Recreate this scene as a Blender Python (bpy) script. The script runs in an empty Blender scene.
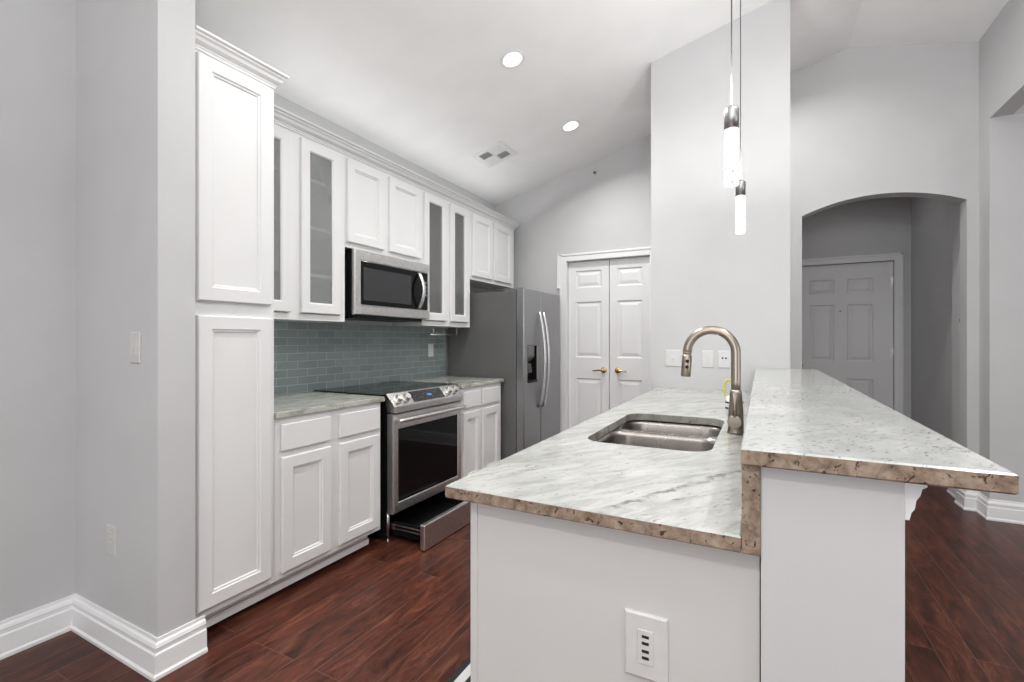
import bpy, bmesh, math, random
from mathutils import Vector, Matrix
random.seed(7)
S = bpy.context.scene
COL = S.collection
PI = math.pi
R = math.radians

# ------------------------------------------------------------------ camera, world, exposure
cam_d = bpy.data.cameras.new('camera')
cam_d.sensor_width = 36.0
cam_d.lens = 474.0 / 1024.0 * 36.0
cam_d.shift_y = -1.0 / 1024.0
cam_d.clip_start = 0.02
cam = bpy.data.objects.new('camera', cam_d)
COL.objects.link(cam)
cam.location = (0, 0, 1.257)
cam.rotation_euler = (R(90), 0, R(27.7))
S.camera = cam

S.view_settings.view_transform = 'Standard'
S.view_settings.look = 'None'
S.view_settings.gamma = 1.0
S.view_settings.use_curve_mapping = False
S.view_settings.exposure = 0.07

world = bpy.data.worlds.new('sky')
S.world = world
world.use_nodes = True
bg = world.node_tree.nodes['Background']
bg.inputs[0].default_value = (0.80, 0.88, 1.0, 1)
bg.inputs[1].default_value = 1.0


def area(name, loc, rot, sx, sy, power, col=(1, 1, 1), shape='RECTANGLE', spread=180):
    l = bpy.data.lights.new(name, 'AREA')
    l.shape = shape
    l.size = sx
    if shape in ('RECTANGLE', 'ELLIPSE'):
        l.size_y = sy
    l.energy = power
    l.color = col
    l.spread = R(spread)
    o = bpy.data.objects.new(name, l)
    COL.objects.link(o)
    o.location = loc
    o.rotation_euler = rot
    return o


# light levels of the room's own sources and the added fill lights
L_REAR, L_SIDE, L_CAN, L_PIER, L_WALK, L_BACK, L_PEND, L_SKY, L_FILLB, L_PUP, L_TOP, L_HALL, L_FILLR = 84, 44, 13, 9, 11, 20, 1.3, 0.05, 74, 4.6, 3.0, 1.3, 13
bg.inputs[1].default_value = L_SKY
# daylight through the living room windows (rear wall) and the side room's window
area('rear_window_daylight', (-0.2, -4.05, 1.55), (R(112), 0, 0), 3.6, 1.9, L_REAR, (0.97, 0.985, 1.0))
area('side_window_daylight', (4.45, 0.6, 1.5), (R(105), 0, R(90)), 3.4, 1.9, L_SIDE, (0.96, 0.98, 1.0))
# added out-of-view fill lights, turned up to brighten the vaulted ceiling
area('ceiling_fill_rear', (0.5, -0.5, 1.9), (R(180), 0, 0), 0.5, 0.5, L_FILLB, (1, 0.995, 0.985), 'DISK')
area('ceiling_fill_right', (0.5, 0.9, 2.15), (R(180 - 50), 0, R(-48)), 0.4, 0.4, L_FILLR, (1, 0.995, 0.985), 'DISK')  # added fill, aimed up towards the right wall and vault

# ------------------------------------------------------------------ node helpers
MATS = {}


def new_mat(name):
    m = bpy.data.materials.new(name)
    m.use_nodes = True
    nt = m.node_tree
    return m, nt, nt.nodes['Principled BSDF']


def lk(nt, a, b):
    nt.links.new(a, b)


def nd(nt, t, **kw):
    n = nt.nodes.new(t)
    for k, v in kw.items():
        setattr(n, k, v)
    return n


def ramp(nt, stops):
    n = nt.nodes.new('ShaderNodeValToRGB')
    cr = n.color_ramp
    while len(cr.elements) < len(stops):
        cr.elements.new(0.5)
    for e, (p, c) in zip(cr.elements, stops):
        e.position = p
        e.color = (c[0], c[1], c[2], 1)
    return n


def mapped(nt, scale=(1, 1, 1), rot=(0, 0, 0), loc=(0, 0, 0)):
    tc = nt.nodes.new('ShaderNodeTexCoord')
    mp = nt.nodes.new('ShaderNodeMapping')
    mp.inputs['Scale'].default_value = scale
    mp.inputs['Rotation'].default_value = rot
    mp.inputs['Location'].default_value = loc
    lk(nt, tc.outputs['Object'], mp.inputs['Vector'])
    return mp


def noise(nt, vec, scale, detail=3, rough=0.5, dist=0.0):
    n = nt.nodes.new('ShaderNodeTexNoise')
    n.inputs['Scale'].default_value = scale
    n.inputs['Detail'].default_value = detail
    n.inputs['Roughness'].default_value = rough
    n.inputs['Distortion'].default_value = dist
    lk(nt, vec, n.inputs['Vector'])
    return n


def bump(nt, bsdf, h, strength, dist=0.001):
    b = nt.nodes.new('ShaderNodeBump')
    b.inputs['Strength'].default_value = strength
    b.inputs['Distance'].default_value = dist
    lk(nt, h, b.inputs['Height'])
    lk(nt, b.outputs['Normal'], bsdf.inputs['Normal'])


def paint(name, col, rough=0.5, var=0.02, tex=0.15, tscale=220, spec=0.4):
    m, nt, b = new_mat(name)
    mp = mapped(nt)
    n = noise(nt, mp.outputs[0], 3.0, 3)
    r = ramp(nt, [(0.35, [c * (1 - var) for c in col]), (0.65, [min(1, c * (1 + var)) for c in col])])
    lk(nt, n.outputs['Fac'], r.inputs[0])
    lk(nt, r.outputs[0], b.inputs['Base Color'])
    b.inputs['Roughness'].default_value = rough
    b.inputs['Specular IOR Level'].default_value = spec
    n2 = noise(nt, mp.outputs[0], tscale, 2)
    bump(nt, b, n2.outputs['Fac'], tex, 0.0006)
    return m


def metal(name, col, rough, stretch=(1, 1, 60), var=0.10, scale=40):
    m, nt, b = new_mat(name)
    mp = mapped(nt, stretch)
    n = noise(nt, mp.outputs[0], scale, 3)
    r = ramp(nt, [(0.3, [c * (1 - var) for c in col]), (0.7, [min(1, c * (1 + var)) for c in col])])
    lk(nt, n.outputs['Fac'], r.inputs[0])
    lk(nt, r.outputs[0], b.inputs['Base Color'])
    b.inputs['Metallic'].default_value = 1.0
    mr = nd(nt, 'ShaderNodeMapRange')
    mr.inputs['To Min'].default_value = rough * 0.8
    mr.inputs['To Max'].default_value = rough * 1.25
    lk(nt, n.outputs['Fac'], mr.inputs['Value'])
    lk(nt, mr.outputs[0], b.inputs['Roughness'])
    return m


def plain(name, col, rough=0.4, metallic=0.0, coat=0.0, spec=0.5):
    m, nt, b = new_mat(name)
    mp = mapped(nt)
    n = noise(nt, mp.outputs[0], 30, 2)
    r = ramp(nt, [(0.3, [c * 0.96 for c in col]), (0.7, [min(1, c * 1.04) for c in col])])
    lk(nt, n.outputs['Fac'], r.inputs[0])
    lk(nt, r.outputs[0], b.inputs['Base Color'])
    b.inputs['Roughness'].default_value = rough
    b.inputs['Metallic'].default_value = metallic
    b.inputs['Coat Weight'].default_value = coat
    b.inputs['Specular IOR Level'].default_value = spec
    return m


def emit(name, col, strength):
    m, nt, b = new_mat(name)
    b.inputs['Base Color'].default_value = (*col, 1)
    b.inputs['Emission Color'].default_value = (*col, 1)
    b.inputs['Emission Strength'].default_value = strength
    return m


WALL = paint('wall_paint', (0.565, 0.566, 0.570), 0.55)
CEIL = paint('ceiling_paint', (0.92, 0.92, 0.92), 0.7)
TRIM = paint('trim_white', (0.82, 0.82, 0.825), 0.32, 0.01, 0.03)
CABW = paint('cabinet_white', (0.77, 0.77, 0.77), 0.34, 0.01, 0.03)
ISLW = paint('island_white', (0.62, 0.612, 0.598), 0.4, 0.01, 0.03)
DOORW = paint('door_white', (0.79, 0.79, 0.795), 0.38, 0.01, 0.05)
PLATE = plain('plate_white', (0.80, 0.80, 0.79), 0.3)
PLATEI = plain('plate_soft_white', (0.64, 0.635, 0.625), 0.35)
PLATEG = plain('plate_warm_grey', (0.60, 0.59, 0.575), 0.35)
BLACK = plain('black_plastic', (0.008, 0.008, 0.0085), 0.4, spec=0.3)
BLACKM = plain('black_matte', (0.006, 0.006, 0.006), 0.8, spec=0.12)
SLOT = plain('slot_dark', (0.015, 0.013, 0.012), 0.6)
GLASSB = plain('black_glass', (0.004, 0.004, 0.0045), 0.04, spec=0.22)
STEEL = metal('brushed_steel', (0.70, 0.69, 0.68), 0.34, (60, 1, 1))
STEELV = metal('brushed_steel_fine', (0.66, 0.65, 0.645), 0.26, (60, 1, 60))
CHROME = metal('bright_steel', (0.85, 0.85, 0.85), 0.28, (1, 1, 40))
FRIDGE = metal('slate_steel', (0.34, 0.34, 0.345), 0.38, (1, 40, 1), 0.05)
FRSIDE = paint('fridge_side_grey', (0.125, 0.125, 0.122), 0.45, 0.03, 0.2, 500)
NICKEL = metal('brushed_nickel', (0.37, 0.325, 0.27), 0.30, (1, 1, 30))
BRASS = metal('polished_brass', (0.60, 0.44, 0.18), 0.20, (10, 10, 10))
SINKM = metal('sink_steel', (0.34, 0.315, 0.29), 0.27, (1.5, 0.4, 0.4), 0.05, 12)
NICKELD = metal('satin_nickel', (0.27, 0.235, 0.195), 0.42, (1, 1, 30))
CAPM = metal('satin_cap_steel', (0.42, 0.42, 0.42), 0.38, (1, 1, 1))
KNOBM = metal('knob_steel', (0.66, 0.65, 0.62), 0.40, (20, 20, 20))
SCREEN = None


def mk_screen():
    m, nt, b = new_mat('control_display')
    mp = mapped(nt, (1, 90, 130))
    v = nd(nt, 'ShaderNodeTexVoronoi')
    v.inputs['Scale'].default_value = 1.0
    lk(nt, mp.outputs[0], v.inputs['Vector'])
    r = ramp(nt, [(0.18, (0.16, 0.16, 0.17)), (0.3, (0.012, 0.012, 0.014))])
    lk(nt, v.outputs['Distance'], r.inputs[0])
    lk(nt, r.outputs[0], b.inputs['Base Color'])
    b.inputs['Roughness'].default_value = 0.15
    return m


SCREEN = mk_screen()
BLUE = emit('clock_blue', (0.06, 0.16, 0.42), 0.3)


def mk_granite(name, tone=(1, 1, 1), rot=R(-58), streak=1.0, stretch=(4.2, 19, 10), fleck=0.66, vein=None):
    m, nt, b = new_mat(name)
    mp = mapped(nt, (1, 1, 1), (0, 0, rot))
    st = nd(nt, 'ShaderNodeMapping')
    st.inputs['Scale'].default_value = stretch
    lk(nt, mp.outputs[0], st.inputs['Vector'])
    # soft grey green streaks
    n1 = noise(nt, st.outputs[0], 1.7, 9, 0.66, 0.55)
    k = streak
    g = lambda c: [0.74 - (0.74 - v) * k for v in c]
    r1 = ramp(nt, [(0.30, g((0.36, 0.37, 0.345))), (0.44, g((0.55, 0.56, 0.535))), (0.53, (0.70, 0.705, 0.69)), (0.68, (0.77, 0.775, 0.765))])
    lk(nt, n1.outputs['Fac'], r1.inputs[0])
    # large pale and grey clouds
    n5 = noise(nt, mp.outputs[0], 3.0, 4, 0.55, 0.3)
    r5 = ramp(nt, [(0.38, (0.86, 0.87, 0.86)), (0.6, (1.0, 1.0, 1.0))])
    lk(nt, n5.outputs['Fac'], r5.inputs[0])
    mx0 = nd(nt, 'ShaderNodeMix', data_type='RGBA', blend_type='MULTIPLY')
    mx0.inputs[0].default_value = 1
    lk(nt, r1.outputs[0], mx0.inputs[6])
    lk(nt, r5.outputs[0], mx0.inputs[7])
    # broken thin dark veins
    n2 = noise(nt, st.outputs[0], 0.55, 7, 0.62, 1.1)
    r2 = ramp(nt, [(0.485, (1, 1, 1)), (0.5, (0.22, 0.21, 0.20)), (0.515, (1, 1, 1))])
    lk(nt, n2.outputs['Fac'], r2.inputs[0])
    n4 = noise(nt, mp.outputs[0], 6, 5, 0.7)
    r4 = ramp(nt, [(0.50, (0, 0, 0)), (0.66, (0.9, 0.9, 0.9))])
    lk(nt, n4.outputs['Fac'], r4.inputs[0])
    mx = nd(nt, 'ShaderNodeMix', data_type='RGBA', blend_type='MULTIPLY')
    lk(nt, r4.outputs[0], mx.inputs[0])
    lk(nt, mx0.outputs[2], mx.inputs[6])
    lk(nt, r2.outputs[0], mx.inputs[7])
    # small dark flecks
    fl = nd(nt, 'ShaderNodeMapping')
    fl.inputs['Scale'].default_value = (52, 125, 90)
    lk(nt, mp.outputs[0], fl.inputs['Vector'])
    n3 = noise(nt, fl.outputs[0], 1.0, 3, 0.5)
    r3 = ramp(nt, [(fleck, (1, 1, 1)), (fleck + 0.10, (0.48, 0.47, 0.45))])
    lk(nt, n3.outputs['Fac'], r3.inputs[0])
    mx2 = nd(nt, 'ShaderNodeMix', data_type='RGBA', blend_type='MULTIPLY')
    mx2.inputs[0].default_value = 1
    lk(nt, mx.outputs[2], mx2.inputs[6])
    lk(nt, r3.outputs[0], mx2.inputs[7])
    mx3 = nd(nt, 'ShaderNodeMix', data_type='RGBA', blend_type='MULTIPLY')
    mx3.inputs[0].default_value = 1
    lk(nt, mx2.outputs[2], mx3.inputs[6])
    mx3.inputs[7].default_value = (*tone, 1)
    last = mx3.outputs[2]
    if vein is not None:
        # one long broken dark vein crossing the slab
        vm = mapped(nt)
        nv = noise(nt, vm.outputs[0], 9, 6, 0.65)
        sp = nd(nt, 'ShaderNodeVectorMath', operation='DOT_PRODUCT')
        lk(nt, vm.outputs[0], sp.inputs[0])
        sp.inputs[1].default_value = (0.891, -0.453, 0)
        ad = nd(nt, 'ShaderNodeMath', operation='MULTIPLY_ADD')
        lk(nt, nv.outputs['Fac'], ad.inputs[0])
        ad.inputs[1].default_value = 0.09
        lk(nt, sp.outputs['Value'], ad.inputs[2])
        rv = ramp(nt, [(0.488, (1, 1, 1)), (0.497, (0.30, 0.29, 0.28)), (0.503, (0.30, 0.29, 0.28)), (0.512, (1, 1, 1))])
        sh = nd(nt, 'ShaderNodeMath', operation='ADD')
        sh.inputs[1].default_value = 0.5 - vein - 0.045
        lk(nt, ad.outputs[0], sh.inputs[0])
        lk(nt, sh.outputs[0], rv.inputs[0])
        nb = noise(nt, vm.outputs[0], 14, 4, 0.7)
        rb = ramp(nt, [(0.42, (0.1, 0.1, 0.1)), (0.60, (0.95, 0.95, 0.95))])
        lk(nt, nb.outputs['Fac'], rb.inputs[0])
        mv = nd(nt, 'ShaderNodeMix', data_type='RGBA', blend_type='MULTIPLY')
        lk(nt, rb.outputs[0], mv.inputs[0])
        lk(nt, last, mv.inputs[6])
        lk(nt, rv.outputs[0], mv.inputs[7])
        last = mv.outputs[2]
    lk(nt, last, b.inputs['Base Color'])
    b.inputs['Roughness'].default_value = 0.12
    b.inputs['Specular IOR Level'].default_value = 0.5
    return m


def mk_granite_edge():
    m, nt, b = new_mat('granite_brown_edge')
    mp = mapped(nt, (1, 1, 1))
    n1 = noise(nt, mp.outputs[0], 38, 5, 0.65, 0.4)
    r1 = ramp(nt, [(0.30, (0.11, 0.075, 0.05)), (0.44, (0.235, 0.17, 0.122)), (0.58, (0.345, 0.265, 0.20)), (0.75, (0.45, 0.37, 0.29))])
    lk(nt, n1.outputs['Fac'], r1.inputs[0])
    n2 = noise(nt, mp.outputs[0], 85, 3, 0.55, 0.6)
    r2 = ramp(nt, [(0.60, (1, 1, 1)), (0.66, (0.16, 0.08, 0.07))])
    lk(nt, n2.outputs['Fac'], r2.inputs[0])
    mx = nd(nt, 'ShaderNodeMix', data_type='RGBA', blend_type='MULTIPLY')
    mx.inputs[0].default_value = 1
    lk(nt, r1.outputs[0], mx.inputs[6])
    lk(nt, r2.outputs[0], mx.inputs[7])
    lk(nt, mx.outputs[2], b.inputs['Base Color'])
    b.inputs['Roughness'].default_value = 0.28
    return m


GRAN = mk_granite('veined_white_granite', (0.70, 0.70, 0.685), streak=0.66, fleck=0.64, vein=0.647)
GRANB = mk_granite('pale_white_granite', (0.73, 0.735, 0.735), R(-60), 0.45, (7, 14, 10), 0.60)
GRANK = mk_granite('grey_green_granite', (0.74, 0.735, 0.685), R(-75))
GEDGE = mk_granite_edge()


def mk_floor():
    m, nt, b = new_mat('mahogany_planks')
    # texture x runs along world y
    mp = mapped(nt, (1, 1, 1), (0, 0, R(-90)))
    br = nd(nt, 'ShaderNodeTexBrick')
    br.offset = 0.37
    br.offset_frequency = 3
    br.inputs['Scale'].default_value = 1.0
    br.inputs['Brick Width'].default_value = 1.25
    br.inputs['Row Height'].default_value = 0.125
    br.inputs['Mortar Size'].default_value = 0.0015
    br.inputs['Mortar Smooth'].default_value = 0.3
    br.inputs['Bias'].default_value = 0.0
    br.inputs['Color1'].default_value = (0.0, 0.0, 0.0, 1)
    br.inputs['Color2'].default_value = (1, 1, 1, 1)
    br.inputs['Mortar'].default_value = (0.5, 0.5, 0.5, 1)
    lk(nt, mp.outputs[0], br.inputs['Vector'])
    st = nd(nt, 'ShaderNodeMapping')
    st.inputs['Scale'].default_value = (1.6, 7.5, 1)
    lk(nt, mp.outputs[0], st.inputs['Vector'])
    off = nd(nt, 'ShaderNodeVectorMath', operation='MULTIPLY_ADD')
    lk(nt, br.outputs['Color'], off.inputs[0])
    off.inputs[1].default_value = (7, 3, 0)
    lk(nt, st.outputs[0], off.inputs[2])
    n1 = noise(nt, off.outputs[0], 2.1, 10, 0.72, 1.1)
    r1 = ramp(nt, [(0.28, (0.018, 0.0078, 0.006)), (0.43, (0.058, 0.0205, 0.0135)), (0.56, (0.112, 0.036, 0.0215)), (0.74, (0.22, 0.096, 0.058))])
    lk(nt, n1.outputs['Fac'], r1.inputs[0])
    r2 = ramp(nt, [(0.0, (0.72, 0.68, 0.68)), (1.0, (1.15, 1.1, 1.06))])
    lk(nt, br.outputs['Color'], r2.inputs[0])
    mx = nd(nt, 'ShaderNodeMix', data_type='RGBA', blend_type='MULTIPLY')
    mx.inputs[0].default_value = 1
    lk(nt, r1.outputs[0], mx.inputs[6])
    lk(nt, r2.outputs[0], mx.inputs[7])
    seam = nd(nt, 'ShaderNodeMix', data_type='RGBA')
    lk(nt, br.outputs['Fac'], seam.inputs[0])
    lk(nt, mx.outputs[2], seam.inputs[6])
    seam.inputs[7].default_value = (0.15, 0.075, 0.052, 1)
    lk(nt, seam.outputs[2], b.inputs['Base Color'])
    rr = nd(nt, 'ShaderNodeMapRange')
    rr.inputs['To Min'].default_value = 0.24
    rr.inputs['To Max'].default_value = 0.42
    lk(nt, n1.outputs['Fac'], rr.inputs['Value'])
    lk(nt, rr.outputs[0], b.inputs['Roughness'])
    b.inputs['Specular IOR Level'].default_value = 0.22
    bump(nt, b, n1.outputs['Fac'], 0.12, 0.002)
    return m


FLOOR = mk_floor()


def mk_tile():
    m, nt, b = new_mat('teal_glass_tile')
    tc = nd(nt, 'ShaderNodeTexCoord')
    sx = nd(nt, 'ShaderNodeSeparateXYZ')
    lk(nt, tc.outputs['Object'], sx.inputs[0])
    cx = nd(nt, 'ShaderNodeCombineXYZ')
    lk(nt, sx.outputs['Y'], cx.inputs['X'])
    lk(nt, sx.outputs['Z'], cx.inputs['Y'])
    br = nd(nt, 'ShaderNodeTexBrick')
    br.offset = 0.5
    br.inputs['Scale'].default_value = 1.0
    br.inputs['Brick Width'].default_value = 0.153
    br.inputs['Row Height'].default_value = 0.0508
    br.inputs['Mortar Size'].default_value = 0.0016
    br.inputs['Mortar Smooth'].default_value = 0.2
    br.inputs['Color1'].default_value = (0.215, 0.262, 0.264, 1)
    br.inputs['Color2'].default_value = (0.265, 0.315, 0.318, 1)
    br.inputs['Mortar'].default_value = (0.52, 0.54, 0.54, 1)
    lk(nt, cx.outputs[0], br.inputs['Vector'])
    lk(nt, br.outputs['Color'], b.inputs['Base Color'])
    mr = nd(nt, 'ShaderNodeMapRange')
    mr.inputs['To Min'].default_value = 0.10
    mr.inputs['To Max'].default_value = 0.7
    lk(nt, br.outputs['Fac'], mr.inputs['Value'])
    lk(nt, mr.outputs[0], b.inputs['Roughness'])
    inv = nd(nt, 'ShaderNodeMath', operation='SUBTRACT')
    inv.inputs[0].default_value = 1
    lk(nt, br.outputs['Fac'], inv.inputs[1])
    bump(nt, b, inv.outputs[0], 0.5, 0.002)
    return m


TILE = mk_tile()


def mk_pane():
    m, nt, b = new_mat('seeded_cabinet_glass')
    out = nt.nodes['Material Output']
    tr = nd(nt, 'ShaderNodeBsdfTransparent')
    tr.inputs[0].default_value = (0.96, 0.97, 0.965, 1)
    df = nd(nt, 'ShaderNodeBsdfDiffuse')
    df.inputs[0].default_value = (0.55, 0.56, 0.56, 1)
    m1 = nd(nt, 'ShaderNodeMixShader')
    m1.inputs[0].default_value = 0.25
    lk(nt, tr.outputs[0], m1.inputs[1])
    lk(nt, df.outputs[0], m1.inputs[2])
    gl = nd(nt, 'ShaderNodeBsdfGlossy')
    gl.inputs['Roughness'].default_value = 0.12
    fr = nd(nt, 'ShaderNodeFresnel')
    fr.inputs[0].default_value = 1.45
    m2 = nd(nt, 'ShaderNodeMixShader')
    lk(nt, fr.outputs[0], m2.inputs[0])
    lk(nt, m1.outputs[0], m2.inputs[1])
    lk(nt, gl.outputs[0], m2.inputs[2])
    lk(nt, m2.outputs[0], out.inputs['Surface'])
    return m


PANE = mk_pane()


def mk_crystal():
    m, nt, b = new_mat('lit_bubble_crystal')
    mp = mapped(nt, (1, 1, 0.7))
    v = nd(nt, 'ShaderNodeTexVoronoi')
    v.inputs['Scale'].default_value = 62
    lk(nt, mp.outputs[0], v.inputs['Vector'])
    r = ramp(nt, [(0.12, (0.42, 0.42, 0.425)), (0.38, (0.66, 0.66, 0.66)), (0.62, (1, 1, 1))])
    lk(nt, v.outputs['Distance'], r.inputs[0])
    lk(nt, r.outputs[0], b.inputs['Emission Color'])
    lw = nd(nt, 'ShaderNodeMath', operation='MULTIPLY')
    lw.inputs[1].default_value = 1.0
    b.inputs['Base Color'].default_value = (0.15, 0.15, 0.15, 1)
    b.inputs['Emission Strength'].default_value = L_PEND
    b.inputs['Roughness'].default_value = 0.1
    return m


CRYSTAL = mk_crystal()
LENS = emit('downlight_lens', (1, 0.99, 0.97), 4)


def mk_mat_stripes():
    m, nt, b = new_mat('striped_mat_fabric')
    tc = nd(nt, 'ShaderNodeTexCoord')
    sx = nd(nt, 'ShaderNodeSeparateXYZ')
    lk(nt, tc.outputs['Object'], sx.inputs[0])
    mt = nd(nt, 'ShaderNodeMath', operation='MULTIPLY_ADD')
    lk(nt, sx.outputs['X'], mt.inputs[0])
    mt.inputs[1].default_value = 1 / 0.062
    mt.inputs[2].default_value = 100.0
    fr = nd(nt, 'ShaderNodeMath', operation='FRACT')
    lk(nt, mt.outputs[0], fr.inputs[0])
    gt = nd(nt, 'ShaderNodeMath', operation='GREATER_THAN')
    gt.inputs[1].default_value = 0.42
    lk(nt, fr.outputs[0], gt.inputs[0])
    mx = nd(nt, 'ShaderNodeMix', data_type='RGBA')
    lk(nt, gt.outputs[0], mx.inputs[0])
    mx.inputs[6].default_value = (0.02, 0.02, 0.02, 1)
    mx.inputs[7].default_value = (0.62, 0.62, 0.62, 1)
    lk(nt, mx.outputs[2], b.inputs['Base Color'])
    b.inputs['Roughness'].default_value = 0.9
    mp = mapped(nt)
    n = noise(nt, mp.outputs[0], 900, 2)
    bump(nt, b, n.outputs['Fac'], 0.5, 0.001)
    return m


STRIPES = mk_mat_stripes()

# ------------------------------------------------------------------ mesh helpers


class MB:
    def __init__(self):
        self.bm = bmesh.new()
        self.smooth = False

    def face(self, pts, mi=0):
        vs = [self.bm.verts.new(p) for p in pts]
        f = self.bm.faces.new(vs)
        f.material_index = mi
        return f

    def merge(self, tmp, mi=0, smooth=False):
        bmesh.ops.recalc_face_normals(tmp, faces=tmp.faces[:])
        mp = {}
        for v in tmp.verts:
            mp[v] = self.bm.verts.new(v.co)
        for f in tmp.faces:
            nf = self.bm.faces.new([mp[v] for v in f.verts])
            nf.material_index = f.material_index if mi is None else mi
            nf.smooth = smooth or f.smooth
        tmp.free()

    def box(self, x0, x1, y0, y1, z0, z1, bev=0.0, seg=2, mi=0):
        t = bmesh.new()
        bmesh.ops.create_cube(t, size=1)
        for v in t.verts:
            v.co = Vector(((x0 + x1) / 2 + v.co.x * abs(x1 - x0), (y0 + y1) / 2 + v.co.y * abs(y1 - y0), (z0 + z1) / 2 + v.co.z * abs(z1 - z0)))
        if bev > 0:
            bmesh.ops.bevel(t, geom=t.edges[:], offset=bev, segments=seg, affect='EDGES', profile=0.5)
        self.merge(t, mi)
        return self

    def prism(self, prof, axis, a0, a1, bev=0.0, mi=0):
        """extrude a closed 2D profile along an axis. axis 'x': prof=(y,z); 'y': prof=(x,z); 'z': prof=(x,y)"""
        t = bmesh.new()

        def P(p, a):
            if axis == 'x':
                return (a, p[0], p[1])
            if axis == 'y':
                return (p[0], a, p[1])
            return (p[0], p[1], a)
        A = [t.verts.new(P(p, a0)) for p in prof]
        B = [t.verts.new(P(p, a1)) for p in prof]
        n = len(prof)
        t.faces.new(A)
        t.faces.new(B[::-1])
        for i in range(n):
            t.faces.new((A[i], B[i], B[(i + 1) % n], A[(i + 1) % n]))
        bmesh.ops.recalc_face_normals(t, faces=t.faces[:])
        if bev > 0:
            bmesh.ops.bevel(t, geom=t.edges[:], offset=bev, segments=2, affect='EDGES', profile=0.5)
        self.merge(t, mi)
        return self

    def tube(self, path, r, n=16, cap=True, mi=0):
        t = bmesh.new()
        pts = [Vector(p) for p in path]
        rs = r if isinstance(r, (list, tuple)) else [r] * len(pts)
        rings = []
        prev = None
        for i, p in enumerate(pts):
            if i == 0:
                d = pts[1] - pts[0]
            elif i == len(pts) - 1:
                d = pts[-1] - pts[-2]
            else:
                d = (pts[i + 1] - p).normalized() + (p - pts[i - 1]).normalized()
            d.normalize()
            if prev is None:
                u = d.orthogonal().normalized()
            else:
                u = (prev - d * prev.dot(d)).normalized()
            prev = u
            w = d.cross(u)
            rings.append([t.verts.new(p + (u * math.cos(2 * PI * k / n) + w * math.sin(2 * PI * k / n)) * rs[i]) for k in range(n)])
        for i in range(len(rings) - 1):
            for k in range(n):
                f = t.faces.new((rings[i][k], rings[i][(k + 1) % n], rings[i + 1][(k + 1) % n], rings[i + 1][k]))
                f.smooth = True
        if cap:
            t.faces.new(rings[0][::-1])
            t.faces.new(rings[-1])
        self.merge(t, mi)
        return self

    def lathe(self, prof, base, axis=(0, 0, 1), n=32, mi=0):
        """prof: (r, h) list from bottom to top, around axis from base"""
        t = bmesh.new()
        ax = Vector(axis).normalized()
        u = ax.orthogonal().normalized()
        w = ax.cross(u)
        b = Vector(base)
        rings = []
        for r, h in prof:
            if r < 1e-6:
                rings.append([t.verts.new(b + ax * h)])
            else:
                rings.append([t.verts.new(b + ax * h + (u * math.cos(2 * PI * k / n) + w * math.sin(2 * PI * k / n)) * r) for k in range(n)])
        for i in range(len(rings) - 1):
            A, B = rings[i], rings[i + 1]
            for k in range(n):
                k2 = (k + 1) % n
                if len(A) == 1 and len(B) == 1:
                    continue
                if len(A) == 1:
                    f = t.faces.new((A[0], B[k2], B[k]))
                elif len(B) == 1:
                    f = t.faces.new((A[k], A[k2], B[0]))
                else:
                    f = t.faces.new((A[k], A[k2], B[k2], B[k]))
                f.smooth = abs(prof[i + 1][1] - prof[i][1]) > 1e-6 and abs(prof[i + 1][0] - prof[i][0]) < 0.6 * abs(prof[i + 1][1] - prof[i][1]) + 1e-9
        closed = prof[0] == prof[-1]
        if closed:
            bmesh.ops.weld_verts(t, targetmap={rings[-1][k]: rings[0][k] for k in range(n)})
        if len(rings[0]) > 1 and not closed:
            t.faces.new(rings[0][::-1])
        if len(rings[-1]) > 1 and not closed:
            t.faces.new(rings[-1])
        self.merge(t, mi)
        return self

    def sweep(self, prof, path, sgn=1, mi=0):
        """closed profile of (outward, z) swept along an xy polyline with mitred corners; outward = left*sgn of travel"""
        t = bmesh.new()
        pts = [Vector((p[0], p[1])) for p in path]
        rings = []
        for i, p in enumerate(pts):
            def nrm(a, b):
                d = (b - a).normalized()
                return Vector((-d.y, d.x)) * sgn
            if i == 0:
                m = nrm(pts[0], pts[1])
            elif i == len(pts) - 1:
                m = nrm(pts[-2], pts[-1])
            else:
                n1, n2 = nrm(pts[i - 1], p), nrm(p, pts[i + 1])
                m = (n1 + n2)
                m = m / max(0.2, m.dot(n1))
            rings.append([t.verts.new((p.x + m.x * d, p.y + m.y * d, z)) for d, z in prof])
        n = len(prof)
        for i in range(len(rings) - 1):
            for k in range(n):
                t.faces.new((rings[i][k], rings[i][(k + 1) % n], rings[i + 1][(k + 1) % n], rings[i + 1][k]))
        t.faces.new(rings[0][::-1])
        t.faces.new(rings[-1])
        self.merge(t, mi)
        return self

    def door(self, fr, a0, a1, z0, z1, th, cuts_a, cuts_z, kind='flat', bev=0.005, depth=0.011, slope=0.008):
        """panelled slab. fr(a, d, z)->xyz with d outward; cuts_a / cuts_z: list of (lo, hi) panel spans"""
        t = bmesh.new()
        V = {}

        def v(a, d, z):
            k = (round(a, 5), round(d, 5), round(z, 5))
            if k not in V:
                V[k] = t.verts.new(fr(a, d, z))
            return V[k]

        def q(*ps):
            try:
                t.faces.new([v(*p) for p in ps])
            except ValueError:
                pass
        A = sorted([a0 + bev, a1 - bev] + [x for s in cuts_a for x in s])
        Z = sorted([z0 + bev, z1 - bev] + [x for s in cuts_z for x in s])
        pa = [(round(s[0], 5), round(s[1], 5)) for s in cuts_a]
        pz = [(round(s[0], 5), round(s[1], 5)) for s in cuts_z]
        back = 0.0
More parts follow.
